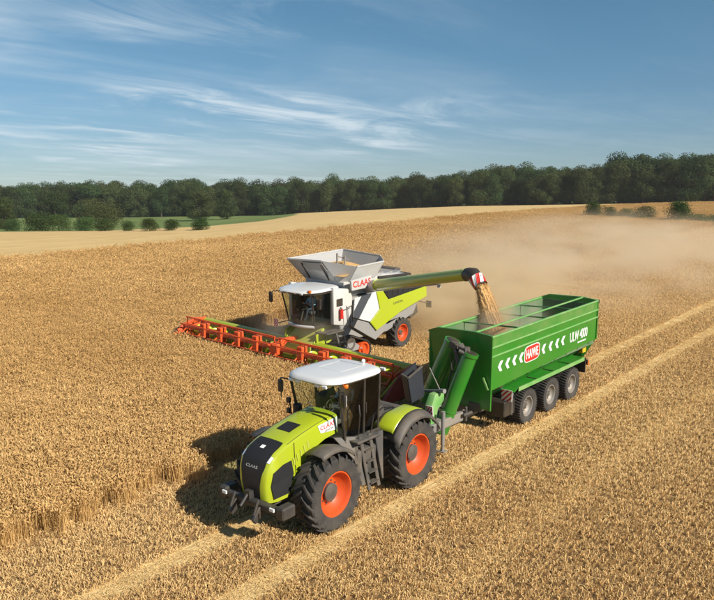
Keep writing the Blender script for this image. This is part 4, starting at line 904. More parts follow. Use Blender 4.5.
    MB().prism([k0, k1, k1+kk, k0+kk], (-.04, 0, 0)).build('chute_front', CH, ch); MB().prism([k0+kk, k1+kk, k2+kk, k3+kk], (0, -.04, 0)).build('chute_side', CH, ch); MB().prism([k0, k1, k2, k3], (0, .04, 0)).build('chute_side', CH, ch)
    MB().bar(k1, k1+kk, .05, .05).build('chute_edge', DGREY, ch); MB().bar(k1+kk, k2+kk, .05, .05).build('chute_edge', DGREY, ch)
    mb = MB(); mb.tube((4.35, -.1, 2.75), (4.05, .1, 2.0), .022, n=6); mb.build('chute_rod', STEEL, T)
    mb = MB(); mb.tube((4.35, -.25, 1.95), (4.5, .45, 2.12), .05); mb.tube((4.5, .45, 2.12), (4.55, .62, 2.15), .075); mb.build('hydraulic_cylinder', STEEL, T, smooth=40)
    mb = MB(); mb.prism([(4.25, .15, 2.05), (4.75, .15, 2.05), (4.98, .15, 1.7), (5.02, .15, .9), (4.75, .15, .9), (4.6, .15, 1.5), (4.25, .15, 1.75)], (0, .28, 0)); mb.build('support_bracket', LGREEN, T, bevel=.04, seg=2, smooth=40)
    mb = MB(); mb.tube((4.75, .72, 1.55), (4.75, .72, .45), .065, n=12); mb.tube((4.75, .72, .5), (4.75, .72, .25), .05, n=12); mb.box((4.75, .72, .24), (.22, .22, .03)); mb.build('jack_stand', STEEL, T, smooth=40)
    mb = MB(); mb.box((2.6, .75, 1.25), (.7, .45, .3)); mb.tube((3.2, .6, 1.3), (3.2, .6, .8), .05); mb.tube((2.4, .8, 1.1), (3.4, .62, 1.05), .06); mb.build('valve_block', DGREY, T, bevel=.02)
    mb = MB()
    for k in range(4): mb.path([(3.4, -.2+.1*k, 1.15), (4.2, -.2+.12*k, 1.4), (5.0, -.15+.1*k, 1.35), (6.2, -.1+.05*k, 1.6)], .02, 6)
    mb.build('supply_hoses', BLACK, T, smooth=60)
    # grain load
    G = empty('grain_load', (OX, OY, 0)); tag(G, 'heap of golden wheat grain lying in the green trailer', 'grain')
    nx, ny = 34, 14; vs = []; rg = random.Random(5)
    for i in range(nx+1):
        for k in range(ny+1):
            x = XF-.12+(XR-XF+.24)*i/nx; y = yf+.08+(YS-yf-.16)*k/ny; vs.append((x, y, 2.35+.75*math.exp(-((x+.4)/1.5)**2-((y-.1)/.9)**2)+rg.uniform(-.02, .02)))
    MB().add(vs, [(i*(ny+1)+k, i*(ny+1)+k+1, (i+1)*(ny+1)+k+1, (i+1)*(ny+1)+k) for i in range(nx) for k in range(ny)]).build('heap', GRAIN, G, smooth=60)
build_trailer()
# ------------------------------------------------------------------ combine harvester
def hull2(pts):
    pts = sorted(set(pts))
    def half(ps):
        h = []
        for p in ps:
            while len(h) >= 2 and (h[-1][0]-h[-2][0])*(p[1]-h[-2][1])-(h[-1][1]-h[-2][1])*(p[0]-h[-2][0]) <= 0: h.pop()
            h.append(p)
        return h
    a = half(pts); b = half(pts[::-1]); return a[:-1]+b[:-1]
def build_combine():
    O = Vector((-12.0, -10.55, 0)); T = empty('combine_harvester', O); tag(T, 'white and lime green combine harvester with open grain tank unloading into the trailer', 'combine harvester')
    YN = -8.98; H2 = YN-O.y     # near side plane, half width
    def S(u, v, y=YN): q = P(u, v, y=y); return (q.x-O.x, q.z)
    # body core
    mb = MB(); mb.prism([(1.1, -1.35, 1.05), (1.35, -1.35, 1.9), (1.2, -1.35, 3.0), (-4.6, -1.35, 2.95), (-5.0, -1.35, 2.4), (-4.4, -1.35, 1.5), (-2.2, -1.35, 0.95)], (0, 2.7, 0)); mb.build('body', MGREY, T, bevel=.04)
    white = [S(u, v) for u, v in ((355, 298.5), (376, 291.8), (379.5, 309), (370, 322), (353.5, 317.5))]
    lime = [S(u, v) for u, v in ((376.3, 291.8), (383, 291), (388.5, 299.5), (426, 286), (426.5, 296), (400, 312), (376.5, 330.5), (370.2, 322.5), (379.8, 309))]
    low = [S(u, v) for u, v in ((353, 318), (370, 323), (376.5, 331), (400, 313), (404, 316), (388, 322), (386, 331), (376.5, 340), (369, 336), (352, 326))]
    grl = [S(u, v, -9.1) for u, v in ((384, 291), (424, 279.5), (425, 286), (389, 299))]
    for s in (1, -1):
        def pr(poly, y, th, nm, m, bv=.015): return MB().prism([(x, s*y, z) for x, z in poly], (0, s*th, 0)).build(nm, m, T, bevel=bv)
        pr(white, H2-.06, .07, 'white_side_panel', WHITE, .02); lp = pr(lime, H2-.06, .085, 'lime_side_panel', LIME, .02)
        pr(low, H2-.12, .06, 'lower_side_panel', MGREY); pr(grl, H2-.16, .05, 'engine_grille', GRILLE, .005)
        if s > 0:
            a = S(393, 304.5); b = S(405, 300.5); text('LEXION', 'lettering', LETD, lp, (a[0], H2+.026, a[1]), (-1, 0, (b[1]-a[1])/max(.1, (a[0]-b[0]))), (0, 0, 1), .11, .75, bold=.01)
        for k in range(7):
            x0 = grl[0][0]-.3-k*.42; MB().box((x0, s*(H2-.10), 2.95+.0*k), (.05, .03, .42)).build('grille_rib', BLACK, T)
    # shoulder behind the cab: white column with black recess and fire extinguisher
    SHOULDER = mat('dimmed_white_panel', (.56, .56, .54), .4, dust=.25)  # white paint greyed: the weaker light there is put into the colour
    sh = [S(u, v, -9.15) for u, v in ((333.5, 288), (350, 289), (352.5, 296), (353, 318), (350, 326), (334, 325))]
    for s in (1, -1):
        y0 = -9.15-O.y; MB().prism([(x, s*(y0-.22), z) for x, z in sh], (0, s*.22, 0)).build('shoulder_panel', SHOULDER, T, bevel=.05, seg=2, smooth=40)
    y0 = -9.15-O.y; c = S(339.5, 302.5, -9.15); MB().box((c[0], y0+.008, c[1]), (.42, .03, .34)).build('panel_recess', BLACK, T, bevel=.01)
    c = S(339.7, 313.2, -9.15); fe = empty('fire_extinguisher', (0, 0, 0), 0, T); MB().tube((c[0], y0+.1, c[1]-.24), (c[0], y0+.1, c[1]+.18), .09, n=14).build('bottle', RED, fe, smooth=50); MB().tube((c[0], y0+.1, c[1]+.18), (c[0]+.05, y0+.1, c[1]+.28), .03, n=8).build('valve', BLACK, fe)
    mb = MB(); 
    for du in (0, 1): 
        a = S(347+du*5, 306, -8.9); b = S(348+du*5, 322, -8.9); mb.path([(a[0], H2+.05, a[1]), (b[0], H2+.05, b[1])], .02, 5)
    a = S(347, 308, -8.9); b = S(354, 305.5, -8.9); mb.path([(a[0], H2+.05, a[1]), (b[0], H2+.1, b[1]+.05)], .02, 5); mb.build('handrail', BLACK, T)
    # platform + ladder at near side
    mb = MB(); mb.box((1.75, 1.15, 1.62), (1.3, .75, .07)); mb.build('platform', DGREY, T, bevel=.02)
    ld = empty('ladder', (0, 0, 0), 0, T)
    for x in (1.25, 1.72): MB().bar((x, 1.45, 1.62), (x, 1.85, .45), .05, .10, (1, 0, 0)).build('ladder_rail', DGREY, ld)
    for k in range(4): MB().box((1.48, 1.52+.09*k, 1.42-.27*k), (.42, .16, .03)).build('step', STEEL, ld)
    # cab
    C_ = empty('cab', (0, 0, 0), 0, T)
    zb, zt = 1.92, 3.45
    B = {('f', s): Vector((2.45, .05+s*.78, zb)) for s in (1, -1)}; B.update({('r', s): Vector((1.35, .05+s*.92, zb)) for s in (1, -1)})
    U = {('f', s): Vector((2.82, .08+s*.93, zt)) for s in (1, -1)}; U.update({('r', s): Vector((1.30, .08+s*.98, zt)) for s in (1, -1)})
    for s in (1, -1):
        for k in ('f', 'r'): MB().bar(B[(k, s)], U[(k, s)], .06, .07, (1, 0, 0)).build('pillar', BLACK, C_, bevel=.015)
        MB().prism([B[('f', s)], B[('r', s)], U[('r', s)], U[('f', s)]], (0, s*.012, 0)).build('side_window', GLASS, C_)
    vs = []; nn = 10
    for L_, F_ in ((B, .22), (U, .30)):
        for k in range(nn+1): t = -1+2*k/nn; vs.append(L_[('f', -1)].lerp(L_[('f', 1)], (t+1)/2)+Vector((F_*(1-t*t), 0, 0)))
    MB().add(vs, [(k, k+1, nn+2+k, nn+1+k) for k in range(nn)]).build('windscreen', GLASS, C_, smooth=60)
    mb = MB(); vs2 = [v-Vector((0, 0, .0)) for v in vs[:nn+1]]; mb.path([v+Vector((.02, 0, -.05)) for v in vs2], .07, 6); mb.build('windscreen_sill', LGREY, C_, smooth=60)
    MB().box((1.3, .06, 2.65), (.06, 1.8, 1.55)).build('rear_wall', BLACK, C_); MB().box((1.85, .05, 1.88), (1.2, 1.6, .1)).build('cab_floor', BLACK, C_)
    seat(C_, (1.72, .05, 2.38)); st = steering(C_, (2.28, .05, 2.68)); MB().box((2.0, -.38, 2.5), (.6, .16, .14)).build('armrest_console', DGREY, C_, bevel=.03); MB().box((2.35, -.5, 2.85), (.05, .26, .3)).build('terminal', BLACK, C_, bevel=.02)
    K = 40; rings = []
    for sx, sy, z in ((1.0, 1.05, 3.46), (1.12, 1.18, 3.48), (1.15, 1.22, 3.52), (1.1, 1.17, 3.575), (.9, .95, 3.61)):
        r_ = []
        for k in range(K):
            a = 2*math.pi*k/K; c, s_ = math.cos(a), math.sin(a); x = 2.05+sx*abs(c)**.6*(1 if c > 0 else -1); y = .08+sy*abs(s_)**.5*(1 if s_ > 0 else -1); y = .08+(y-.08)*(1-.12*max(0, (x-2.1))**2); r_.append((x, y, z-.03*(x-2)))
        rings.append(r_)
    rf = MB().add([p for r_ in rings for p in r_], [(i*K+k, i*K+(k+1) % K, (i+1)*K+(k+1) % K, (i+1)*K+k) for i in range(4) for k in range(K)]+[tuple(range(K))[::-1], tuple(range(4*K, 5*K))]).build('roof', WHITE, T, smooth=50)
    MB().prism([(x, .08+(y-.08)*.97, 3.40) for x, y, z in rings[1]], (0, 0, .065)).build('roof_trim', BLACK, T)
    mb = MB(); mb.lathe([(.0, .05), (.06, .03), (.065, -.05), (.04, -.06)], n=12); o = mb.build('beacon', AMBER, T, smooth=60); o.rotation_euler = (R_(-90), 0, 0); o.location = (2.95, 1.0, 3.55); o.scale = (1.1, 1.1, 1.5)
    for y in (-.6, -.25, .25, .6): MB().box((3.14, .08+y, 3.45), (.06, .16, .09)).build('work_light', LAMP, T, bevel=.02)
    for s in (1, -1):
        m_ = empty('mirror', (0, 0, 0), 0, T); mb = MB(); mb.path([(2.75, .08+s*.95, 3.38), (2.95, .08+s*1.35, 3.36), (2.95, .08+s*1.48, 3.25)], .025, 6); mb.build('mirror_arm', BLACK, m_)
        MB().box((2.95, .08+s*1.48, 3.08), (.1, .22, .48)).build('mirror_head', BLACK, m_, bevel=.03)
    hazard_board(T, (2.75, -1.30, 1.85), (0, 1, 0), (0, 0, 1), .28, .34); MB().bar((2.7, -1.2, 1.85), (2.3, -.9, 1.95), .04, .04).build('board_arm', BLACK, T)
    # grain tank with flared extension
    zb_ = 3.05; bot = [(.8, -1.25), (.8, 1.15), (-1.7, 1.15), (-1.7, -1.25)]
    mb = MB(); mb.prism([(x, y, zb_) for x, y in bot], (0, 0, .68)); mb.build('tank_body', LGREY, T, bevel=.03)
    lo_ = [(.8, -1.25, 3.72), (.8, .75, 3.72), (.45, 1.15, 3.72), (-1.45, 1.15, 3.72), (-1.7, .8, 3.72), (-1.7, -1.25, 3.72)]
    hi_ = [(1.55, -1.70, 4.66), (1.35, .30, 4.70), (.45, 1.62, 4.46), (-1.55, 1.62, 4.50), (-2.3, .85, 4.62), (-2.5, -1.70, 4.72)]
    ex = empty('tank_extension', (0, 0, 0), 0, T); nm = ['front_flap', 'corner_gusset', 'left_flap', 'corner_gusset', 'rear_flap', 'right_flap']; LG2 = mat('tank_sheet', (.42, .43, .44), .38, metal=.25, dust=.25)
    for i in range(6):
        k = (i+1) % 6; a, b, c, d = map(Vector, (lo_[i], lo_[k], hi_[k], hi_[i])); nrm_ = (b-a).cross(d-a).normalized()
        o = MB().prism([a, b, c, d], nrm_*.03).build(nm[i], WHITE if nm[i] == 'left_flap' else (LG2 if i != 4 else MGREY), ex)
        if nm[i] in ('front_flap', 'left_flap', 'rear_flap', 'right_flap'): MB().bar(d+nrm_*.0, c+nrm_*.0, .06, .06).build('flap_edge', LGREY, o)
    a, b, c, d = (Vector(q) for q in (lo_[0], lo_[1], hi_[1], hi_[0]))
    MB().prism([a.lerp(b, s_).lerp(d.lerp(c, s_), t_)+Vector((.05, 0, -.03)) for s_, t_ in ((.42, .55), (.98, .55), (.98, .92), (.42, .92))], (.02, 0, -.01)).build('flap_plate', MGREY, ex)
    for yy in (-.9, .3): MB().bar((.85, yy, 3.75), (1.42, yy, 4.5), .06, .05, (0, 1, 0)).build('flap_arm', BLACK, ex)
    mb = MB(); mb.tube((-.3, -.2, 3.9), (-.3, -.2, 4.85), .05); mb.tube((-.5, .1, 3.9), (-.5, .1, 4.75), .04); mb.bar((-.3, -.2, 4.7), (-.7, .2, 4.55), .05, .05); mb.build('filling_auger', STEEL, T, smooth=40)
    gl = empty('grain_load', (O.x, O.y, 0)); tag(gl, 'wheat grain filling the open tank of the combine harvester', 'grain'); vs = []; rg = random.Random(9); nx, ny = 16, 14
    for i in range(nx+1):
        for k in range(ny+1): x = .95-2.85*i/nx; y = -1.4+2.7*k/ny; vs.append((x, y, 4.12+.28*math.exp(-((x+.8)/.9)**2-((y+.4)/.9)**2)+rg.uniform(-.015, .015)-.25*max(0, abs(x+.5)-1.0)))
    MB().add(vs, [(i*(ny+1)+k, i*(ny+1)+k+1, (i+1)*(ny+1)+k+1, (i+1)*(ny+1)+k) for i in range(nx) for k in range(ny)]).build('heap', GRAIN, gl, smooth=60)
    # engine deck
    mb = MB(); mb.prism([(-1.75, -1.3, 3.0), (-1.75, -1.3, 3.55), (-2.4, -1.3, 3.72), (-4.3, -1.3, 3.55), (-4.9, -1.3, 3.05)], (0, 2.25, 0)); mb.build('engine_deck', LGREY, T, bevel=.06, seg=2, smooth=40)
    for k in range(3): MB().box((-2.6-.75*k, -.15, 3.72-.06*k), (.55, 1.5, .05), Matrix.Rotation(.08, 3, 'Y')).build('deck_hatch', MGREY, T, bevel=.02)
    mb = MB(); mb.path([(-1.9, 1.0, 3.62), (-4.2, 1.02, 3.52), (-4.7, .9, 3.45), (-4.85, 0, 3.45), (-4.8, -1.2, 3.45)], .06, 8); mb.build('deck_rail', BLACK, T, smooth=50)
    MB().box((-4.55, -.4, 3.55), (.5, 1.3, .32)).build('air_screen', DGREY, T, bevel=.06)
    # rear chopper / spreader
    mb = MB(); mb.prism([(-4.5, -.95, 2.3), (-5.2, -.95, 2.2), (-5.4, -.95, 1.35), (-4.7, -.95, 1.1)], (0, 1.9, 0)); mb.build('straw_chopper', DGREY, T, bevel=.05)
    mb = MB(); mb.path([(-5.0, .9, 2.1), (-5.7, 1.15, 1.85), (-6.0, 1.15, 1.8)], .03, 6); mb.box((-6.05, 1.15, 1.72), (.08, .3, .34)); mb.path([(-5.0, -.9, 2.1), (-5.7, -1.15, 1.85), (-6.0, -1.15, 1.8)], .03, 6); mb.box((-6.05, -1.15, 1.72), (.08, .3, .34)); mb.build('rear_lamp_arms', DGREY, T)
    # running gear
    w0 = make_wheel(.76, .58, .42, 17, .055, .28, .075, ORANGE, DGREY, .20, .13, .06, 1, T, (-3.25, 1.28, .74), 8); wheel_copy(w0, T, (-3.25, -1.28, .74), .1, True)
    MB().box((-3.25, 0, .8), (.3, 2.3, .26)).build('rear_axle', DGREY, T, bevel=.04)
    circ = [(1.95, .47, .45), (-.15, .47, .45), (.8, .92, .38)]
    for s in (1, -1):
        tr = empty('crawler_track', (0, 0, 0), 0, T); yc = s*1.32; wd = .62
        def hull(extra): return hull2([(round(cx+(r+extra)*math.cos(a), 4), round(cz+(r+extra)*math.sin(a), 4)) for cx, cz, r in circ for a in np.linspace(0, 2*math.pi, 40, endpoint=False)])
        oh, ih = hull(.0), hull(-.06); n_ = len(oh)
        loop = []; mb = MB()
        for (x, z) in oh: loop.append((x, z))
        cxm = sum(p[0] for p in loop)/n_; czm = sum(p[1] for p in loop)/n_
        vs = []
        for x, z in loop:
            dx, dz = x-cxm, z-czm; l = math.hypot(dx, dz); xi, zi = x-dx/l*.06, z-dz/l*.06
            vs += [(x, yc-wd/2, z), (x, yc+wd/2, z), (xi, yc+wd/2, zi), (xi, yc-wd/2, zi)]
        mb.add(vs, [(4*i+k, 4*i+(k+1) % 4, 4*((i+1) % n_)+(k+1) % 4, 4*((i+1) % n_)+k) for i in range(n_) for k in range(4)])
        mb.build('belt', RUBBER, tr)
        # lugs evenly along the loop
        mb = MB(); per = [0]
        for i in range(n_): a, b = loop[i], loop[(i+1) % n_]; per.append(per[-1]+math.hypot(b[0]-a[0], b[1]-a[1]))
        d = 0
        while d < per[-1]-.05:
            i = max(k for k in range(n_) if per[k] <= d); a, b = loop[i], loop[(i+1) % n_]; t = (d-per[i])/max(1e-6, per[i+1]-per[i]); x, z = a[0]+(b[0]-a[0])*t, a[1]+(b[1]-a[1])*t
            ang = math.atan2(b[1]-a[1], b[0]-a[0]); mb.box((x, yc, z), (.06, wd*1.0, .07), Matrix.Rotation(-ang, 3, 'Y')); d += .155
        mb.build('track_lugs', RUBBER, tr)
        for cx, cz, r in circ[:2]:
            h = .26; mb = MB(); mb.lathe([(r-.08, -s*h), (r-.06, s*h*.8), (r-.07, s*h*1.02), (r-.15, s*h*.98), (r-.2, s*h*.6), (.12, s*h*.55), (.10, s*h*.9), (0, s*h*.9)], (cx, yc, cz), 28); mb.build('idler', ORANGE, tr, smooth=40)
        cx, cz, r = circ[2]; mb = MB(); mb.lathe([(r-.08, -s*.2), (r-.07, s*.25), (r-.18, s*.22), (.1, s*.2), (0, s*.2)], (cx, yc, cz), 24); mb.build('drive_wheel', DGREY, tr, smooth=40)
        for x in (.45, .9, 1.35): mb = MB(); mb.lathe([(.18, -.22), (.18, .22), (.14, s*.24), (0, s*.24)], (x, yc, .26), 18); mb.build('roller', DGREY, tr, smooth=40)
        MB().prism([(1.9, yc+s*.16, .55), (-.1, yc+s*.16, .55), (.5, yc+s*.16, .95), (1.1, yc+s*.16, .95)], (0, s*.06, 0)).build('track_frame', MGREY, tr)
    # feeder house
    mb = MB(); mb.prism([(1.2, -.82, 1.1), (1.2, -.82, 1.82), (1.6, -.82, 1.86), (2.75, -.82, 1.05), (2.75, -.82, .35)], (0, 1.64, 0)); mb.build('feeder_house', LIMED, T, bevel=.03)
    for s in (1, -1): MB().prism([(1.35, s*.84, 1.5), (2.0, s*.84, 1.72), (2.6, s*.84, 1.18), (2.55, s*.84, .9), (1.45, s*.84, 1.25)], (0, s*.06, 0)).build('feeder_guard', LIME, T, bevel=.02)
    for s in (1, -1): MB().prism([(2.0, s*.95, 1.70), (2.55, s*.95, 1.55), (2.45, s*.95, .85), (2.0, s*.95, .75)], (0, s*.05, 0)).build('drive_guard', LIME, T, bevel=.02)
    # unloading tube: turret, tube, rubber elbow with warning stripes
    un = empty('unloading_tube', (0, 0, 0), 0, T)
    q0 = Vector((.55, 1.15, 3.32)); q1 = P(377, 285.0, y=-8.45)-O; q1.z = q1.z; q2 = P(468, 274.5, y=-1.95)-O; q3 = P(481, 286, y=-1.2)-O
    d = (q2-q1).normalized(); back = q1-d*1.55
    MB().tube(back, q1, .27, .26, n=20).build('turret_tube', LGREY, un, smooth=50)
    MB().path([Vector((.35, .75, 2.9)), back-d*.15+Vector((0, -.1, -.05)), back+d*.1], [.34, .34, .28], 18).build('turret_elbow', WHITE, un, smooth=50)
    MB().tube(q1, q2, .255, .235, n=24).build('tube', LIME, un, smooth=50)
    for t in (.01, .985): p = q1.lerp(q2, t); MB().tube(p-d*.025, p+d*.025, .28-.02*t, n=24).build('tube_ring', LIME, un, smooth=50)
    mb = MB(); mb.path([q1.lerp(q2, .02)+Vector((0, 0, -.27)), q1.lerp(q2, .7)+Vector((0, 0, -.265))], .025, 6); mb.box(q1.lerp(q2, .72)+Vector((0, 0, -.33)), (.08, .12, .12)); mb.build('tube_pipe', LGREY, un)
    mid = q2+d*.35+Vector((0, 0, -.03)); MB().path([q2-d*.12, q2+d*.1, mid, q3.lerp(mid, .5)+d*.04, q3], [.25, .26, .275, .25, .22], 18, False).build('spout_elbow', BLACK, un, smooth=50)
    sd = (q3-mid).normalized(); side = Vector((.0, 1, 0)); side = (side-sd*side.dot(sd)).normalized(); sgn = Vector((1, .9, 0)); X = sgn-sd*sgn.dot(sd); X.normalize(); cpt = q3-sd*.24
    # striped collar: eight segments round the spout
    for k in range(12):
        a0, a1 = 2*math.pi*k/12, 2*math.pi*(k+1)/12; e1 = sd.orthogonal().normalized(); e2 = sd.cross(e1); tw = .55
        def pt(a, t): return q3-sd*(.40*(1-t))+(e1*math.cos(a+tw*t)+e2*math.sin(a+tw*t))*(.305-.03*t)
        MB().add([pt(a0, 0), pt(a1, 0), pt(a1, .5), pt(a1, 1), pt(a0, 1), pt(a0, .5)], [(0, 1, 2, 5), (5, 2, 3, 4)]).build('spout_stripe', RED if k % 2 else SIGNW, un)
    pq = [S(u, v, -8.93) for u, v in ((351.5, 281), (371.5, 275.5), (373, 286.5), (352.5, 291))]
    pnl = MB().prism([(x, -8.93-O.y-.12, z) for x, z in pq], (0, .10, 0)).build('name_panel', LGREY, T, bevel=.01)
    a = S(353.5, 288.2, -8.93); b = S(371, 283.6, -8.93); text('CLAAS', 'lettering', RED, pnl, (a[0], -8.93-O.y-.016, a[1]), (b[0]-a[0], 0, b[1]-a[1]), (0, 0, 1), .29, math.hypot(b[0]-a[0], b[1]-a[1]), bold=.02)
    driver(O+Vector((1.76, .05, 2.45)), 'driver in a blue shirt sitting in the combine harvester cab', mat('plain_blue_shirt', (.26, .44, .62), .8))
    # ------------- falling grain
    g0 = q3+O; g1 = P(497, 328, y=-.35); st = empty('grain_stream', (g1.x, g1.y, 0)); tag(st, 'stream of golden wheat pouring from the spout into the trailer', 'grain')
    lp_ = Vector((g1.x, g1.y, 0)); rg = random.Random(2)
    def cen(t): c = g0.lerp(g1, t); c.x = g0.x+(g1.x-g0.x)*(t**.8); c.z = g0.z+.05+(2.75-g0.z)*(t**1.15); return c
    mb = MB()
    for k in range(130):     # bundled strands of falling grain
        a = rg.uniform(0, 6.28); q = rg.random()**.6; r0 = rg.uniform(.03, .065); t1 = rg.uniform(.75, 1.0) if k % 3 else rg.uniform(.35, .8); t0 = rg.uniform(0, .12); pts = []; rad = []
        for i in range(15):
            t = t0+(t1-t0)*i/14; R0 = (.17+.27*t**.8)*q; c = cen(t)+Vector((R0*math.cos(a+.5*t)+rg.gauss(0, .012), R0*math.sin(a+.5*t)+rg.gauss(0, .012), 0))-lp_; pts.append(c); rad.append(r0*(1-.35*t)*(.15+min(1, 3.2*(1-i/14)))/1.15*rg.uniform(.85, 1.15))
        mb.path(pts, rad, 9)
    mb.build('stream', GRAIN, st, smooth=80)
    vs = []; fs = []
    for i in range(30000):
        t = rg.random(); a = rg.uniform(0, 6.28); rad = (.17+.28*t**.8)*(.7+abs(rg.gauss(0, .20+.18*t)))
        p = cen(t)+Vector((rad*math.cos(a), rad*math.sin(a), rg.uniform(-.1, .1)))-lp_; s_ = rg.uniform(.006, .012); b = len(vs)
        e1 = Vector((rg.gauss(0, 1), rg.gauss(0, 1), rg.gauss(0, 1))).normalized(); e2 = e1.orthogonal().normalized(); e3 = e1.cross(e2)
        vs += [p+e1*s_*1.6, p+e2*s_, p+e3*s_, p-e1*s_*1.6]; fs += [(b, b+1, b+2), (b+3, b+2, b+1), (b, b+2, b+3), (b, b+3, b+1)]
    tag(MB().add(vs, fs).build('loose_grains', GRAIN, st), kind='stuff')
build_combine()

# ------------------------------------------------------------------ header
def build_header():
    O = Vector((HX, HY, 0)); T = empty('cutting_header', O, -HROT); tag(T, 'wide cutting header with orange reel in front of the combine harvester', 'header'); W_ = HW
    # local x: forward; back wall at -0.62, cutterbar at +0.62
    MB().prism([(-.78, -W_, .22), (-.86, -W_, 1.14), (-.79, -W_, 1.16), (-.70, -W_, .22)], (0, 2*W_, 0)).build('back_wall', LIMED, T)
    MB().prism([(-.94, -W_, 1.08), (-.92, -W_, 1.20), (-.74, -W_, 1.17), (-.62, -W_, 1.03), (-.66, -W_, 1.00), (-.80, -W_, 1.08)], (0, 2*W_, 0)).build('top_beam', LIME, T, bevel=.015)
    MB().prism([(-.75, -W_, .20), (.55, -W_, .08), (.55, -W_, .05), (-.75, -W_, .12)], (0, 2*W_, 0)).build('table', LIMED, T)
    MB().prism([(.55, -W_, .10), (.72, -W_, .06), (.55, -W_, .04)], (0, 2*W_, 0)).build('knife_bar', DGREY, T)
    mb = MB(); y = -W_+.04
    while y < W_-.04: mb.add([(.66, y-.018, .05), (.66, y+.018, .05), (.66, y, .085), (.82, y, .06)], [(0, 1, 3), (1, 2, 3), (2, 0, 3), (0, 2, 1)]); y += .0762
    mb.build('knife_guards', STEEL, T)
    # intake auger with helical flights
    au = empty('intake_auger', (0, 0, 0), 0, T); MB().tube((-.36, -W_+.05, .56), (-.36, W_-.05, .56), .21, n=18).build('auger_core', LIME, au, smooth=50)
    for s in (1, -1):
        vs = []; m = 220
        for i in range(m+1):
            t = i/m; y = s*(.7+(W_-.8)*t); a = s*2*math.pi*(W_-.8)*t/.62
            vs += [(-.36+.20*math.cos(a), y, .58+.21*math.sin(a)), (-.36+.35*math.cos(a), y, .58+.37*math.sin(a))]
        o = MB().add(vs, [(2*i, 2*i+1, 2*i+3, 2*i+2) for i in range(m)]).build('auger_flight', LIME, au, smooth=60); o.modifiers.new('thick', 'SOLIDIFY').thickness = .012
    # reels: left and right half
    zr, xr, Rr = .97, .34, .48
    for s in (1, -1):
        a0, a1 = (.14, W_-.22) if s > 0 else (-(W_-.22), -.14); re = empty('reel', (0, 0, 0), 0, T)
        MB().tube((xr, a0, zr), (xr, a1, zr), .125, n=14).build('reel_tube', REELORANGE, re, smooth=50)
        ys = np.linspace(a0+.05, a1-.05, 6)
        for k in range(6):
            an = 2*math.pi*k/6+.45; bx, bz = xr+Rr*math.cos(an), zr+Rr*math.sin(an)
            MB().tube((bx, a0, bz), (bx, a1, bz), .036, n=8).build('bat', REELORANGE, re, smooth=50)
            mb = MB(); y = a0+.06
            while y < a1: mb.bar((bx, y, bz), (bx-.05, y, bz-.20), .009, .009, (0, 1, 0)); y += .14
            tag(mb.build('tines', DGREY, re), kind='stuff')
        for y in ys:
            mb = MB()
            hexp = [(xr+.13*math.cos(q), y-.02, zr+.13*math.sin(q)) for q in np.radians(np.arange(0, 360, 30))]; mb.prism(hexp, (0, .04, 0))
            for k in range(6):
                an = 2*math.pi*k/6+.45; mb.bar((xr+.1*math.cos(an), y, zr+.1*math.sin(an)), (xr+Rr*math.cos(an), y, zr+Rr*math.sin(an)), .05, .05, (0, 1, 0))
                an2 = an+math.pi/3
            mb.build('reel_spider', REELORANGE, re)
        # wide bearing shields between the spiders, as the photo shows orange blocks
        for y in ys[1:-1]:
            MB().box((xr+.05, y+.14, zr-.02), (.36, .34, .74)).build('bearing_shield', REELORANGE, re, bevel=.03)
    # centre support with drive
    MB().prism([(-.85, -.10, 1.18), (-.80, -.10, 1.34), (.15, -.10, 1.34), (.62, -.10, 1.0), (.58, -.10, .45), (.4, -.10, .45), (.15, -.10, 1.12)], (0, .2, 0)).build('reel_arm', REELORANGE, T, bevel=.02)
    MB().box((.42, 0, .95), (.4, .55, .5)).build('reel_drive', REELORANGE, T, bevel=.04)
    for s in (1, -1): MB().bar((-.85, s*(W_-.12), 1.22), (.42, s*(W_-.12), 1.0), .08, .12).build('reel_arm', REELORANGE, T, bevel=.01)
    for s, m, nm in ((-1, REELORANGE, 'crop_divider'), (1, DRED, 'crop_divider')):
        dv = MB(); y = s*W_; dv.prism([(-.95, y, .12), (-.95, y, 1.2), (-.3, y, 1.26), (.6, y, .95), (1.35, y, .22), (1.45, y, .06), (.6, y, .05)], (0, s*.16, 0)); dv.build(nm, m, T, bevel=.04, seg=2, smooth=35)
        MB().bar((.5, y+s*.08, 1.0), (1.5, y+s*.12, .45), .035, .035).build('divider_rod', LIMED if s > 0 else DGREY, T)
    # belts / pads on near end: lime shields seen behind the tractor
    MB().prism([(-.2, W_+.16, .4), (.35, W_+.16, .95), (.15, W_+.16, 1.05), (-.45, W_+.16, .6)], (0, .06, 0)).build('end_shield', LIMED, T)
    for y in np.linspace(-W_+.9, W_-.9, 12): MB().box((-.92, y, .70), (.08, .06, .85)).build('back_rib', LIMED, T)
build_header()

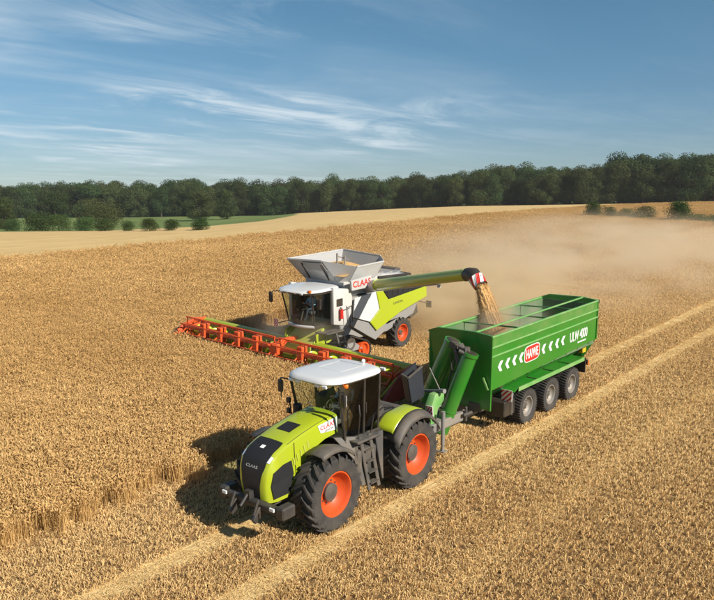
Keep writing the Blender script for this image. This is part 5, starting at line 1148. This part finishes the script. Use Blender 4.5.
# ------------------------------------------------------------------ dust
def dust(name, label, lo, hi, dens, thr, nscale, stretch, power=1.0, col=(0.86, 0.70, 0.50)):
    c = [(a+b)/2 for a, b in zip(lo, hi)]; h = [(b-a)/2 for a, b in zip(lo, hi)]
    mb = MB().box((0, 0, 0), (2, 2, 2)); m = bpy.data.materials.new(name); m.use_nodes = True; t = m.node_tree; t.nodes.clear()
    o = N(t, 'ShaderNodeOutputMaterial'); pv = N(t, 'ShaderNodeVolumePrincipled'); L(t, pv.outputs[0], o.inputs['Volume']); pv.inputs['Color'].default_value = (*col, 1); pv.inputs['Anisotropy'].default_value = 0.15
    g = N(t, 'ShaderNodeTexCoord')
    ln = N(t, 'ShaderNodeVectorMath', operation='LENGTH'); L(t, g.outputs['Object'], ln.inputs[0])
    fall = N(t, 'ShaderNodeMapRange', interpolation_type='SMOOTHSTEP'); fall.inputs[1].default_value = 1.0; fall.inputs[2].default_value = 0.15; L(t, ln.outputs['Value'], fall.inputs[0])
    mp = N(t, 'ShaderNodeMapping'); mp.inputs['Scale'].default_value = stretch; L(t, g.outputs['Object'], mp.inputs[0])
    n = N(t, 'ShaderNodeTexNoise'); n.inputs['Scale'].default_value = nscale; n.inputs['Detail'].default_value = 3; n.inputs['Roughness'].default_value = .55; L(t, mp.outputs[0], n.inputs['Vector'])
    r = N(t, 'ShaderNodeMapRange'); r.inputs[1].default_value = thr; r.inputs[2].default_value = thr+.27; L(t, n.outputs[0], r.inputs[0])
    mu = N(t, 'ShaderNodeMath', operation='MULTIPLY'); L(t, fall.outputs[0], mu.inputs[0]); L(t, r.outputs[0], mu.inputs[1])
    m2 = N(t, 'ShaderNodeMath', operation='MULTIPLY'); L(t, mu.outputs[0], m2.inputs[0]); m2.inputs[1].default_value = dens; L(t, m2.outputs[0], pv.inputs['Density'])
    ob = mb.build(name, m); ob.location = c; ob.scale = h; tag(ob, label, 'dust', kind='stuff'); return ob
dust('dust_cloud', 'wide pale dust drifting behind the combine harvester', (-80, -30, -3.8), (-12.5, 4.0, 5.0), 0.27, .38, 2.6, (2.8, 1.5, 1.0), col=(0.98, .83, .60))
dust('dust_cloud', 'thick golden chaff dust blown out behind the combine', (-32, -17, -2), (-14.5, -2.8, 4.2), 0.85, .38, 2.6, (1.2, 1, 1), col=(0.97, .80, .53))
dust('dust_cloud', 'thin grey dust over the feeder of the cutting header', (-11.6, -15, .3), (-8.2, -7.6, 2.6), 0.55, .38, 1.3, (1, 1.6, 1), col=(.92, .82, .66))
dust('dust_cloud', 'fine dust rising inside the green trailer around the falling grain', (-12.5, -1.0, 2.4), (-6.4, 1.3, 4.5), 0.5, .36, 1.2, (1.6, 1, 1), col=(.95, .85, .70))
dust('dust_cloud', 'soft golden plume of fine dust round the falling grain', (-10.35, -1.25, 2.3), (-8.45, .45, 4.9), 1.3, .30, 1.5, (1, 1, .6), col=(.97, .80, .52))
# ------------------------------------------------------------------ haze: thin summer air over the whole field
hz = MB().box((CAM.x, CAM.y, -31), (1000, 1000, 94)).build('haze', bpy.data.materials.new('haze')); tag(hz, 'thin pale summer haze', 'haze', kind='stuff')
m = hz.data.materials[0]; m.use_nodes = True; t = m.node_tree; t.nodes.clear(); o = N(t, 'ShaderNodeOutputMaterial'); pv = N(t, 'ShaderNodeVolumePrincipled'); pv.inputs['Density'].default_value = 0.00015; pv.inputs['Color'].default_value = (.84, .92, 1, 1); pv.inputs['Anisotropy'].default_value = .2; L(t, pv.outputs[0], o.inputs['Volume'])
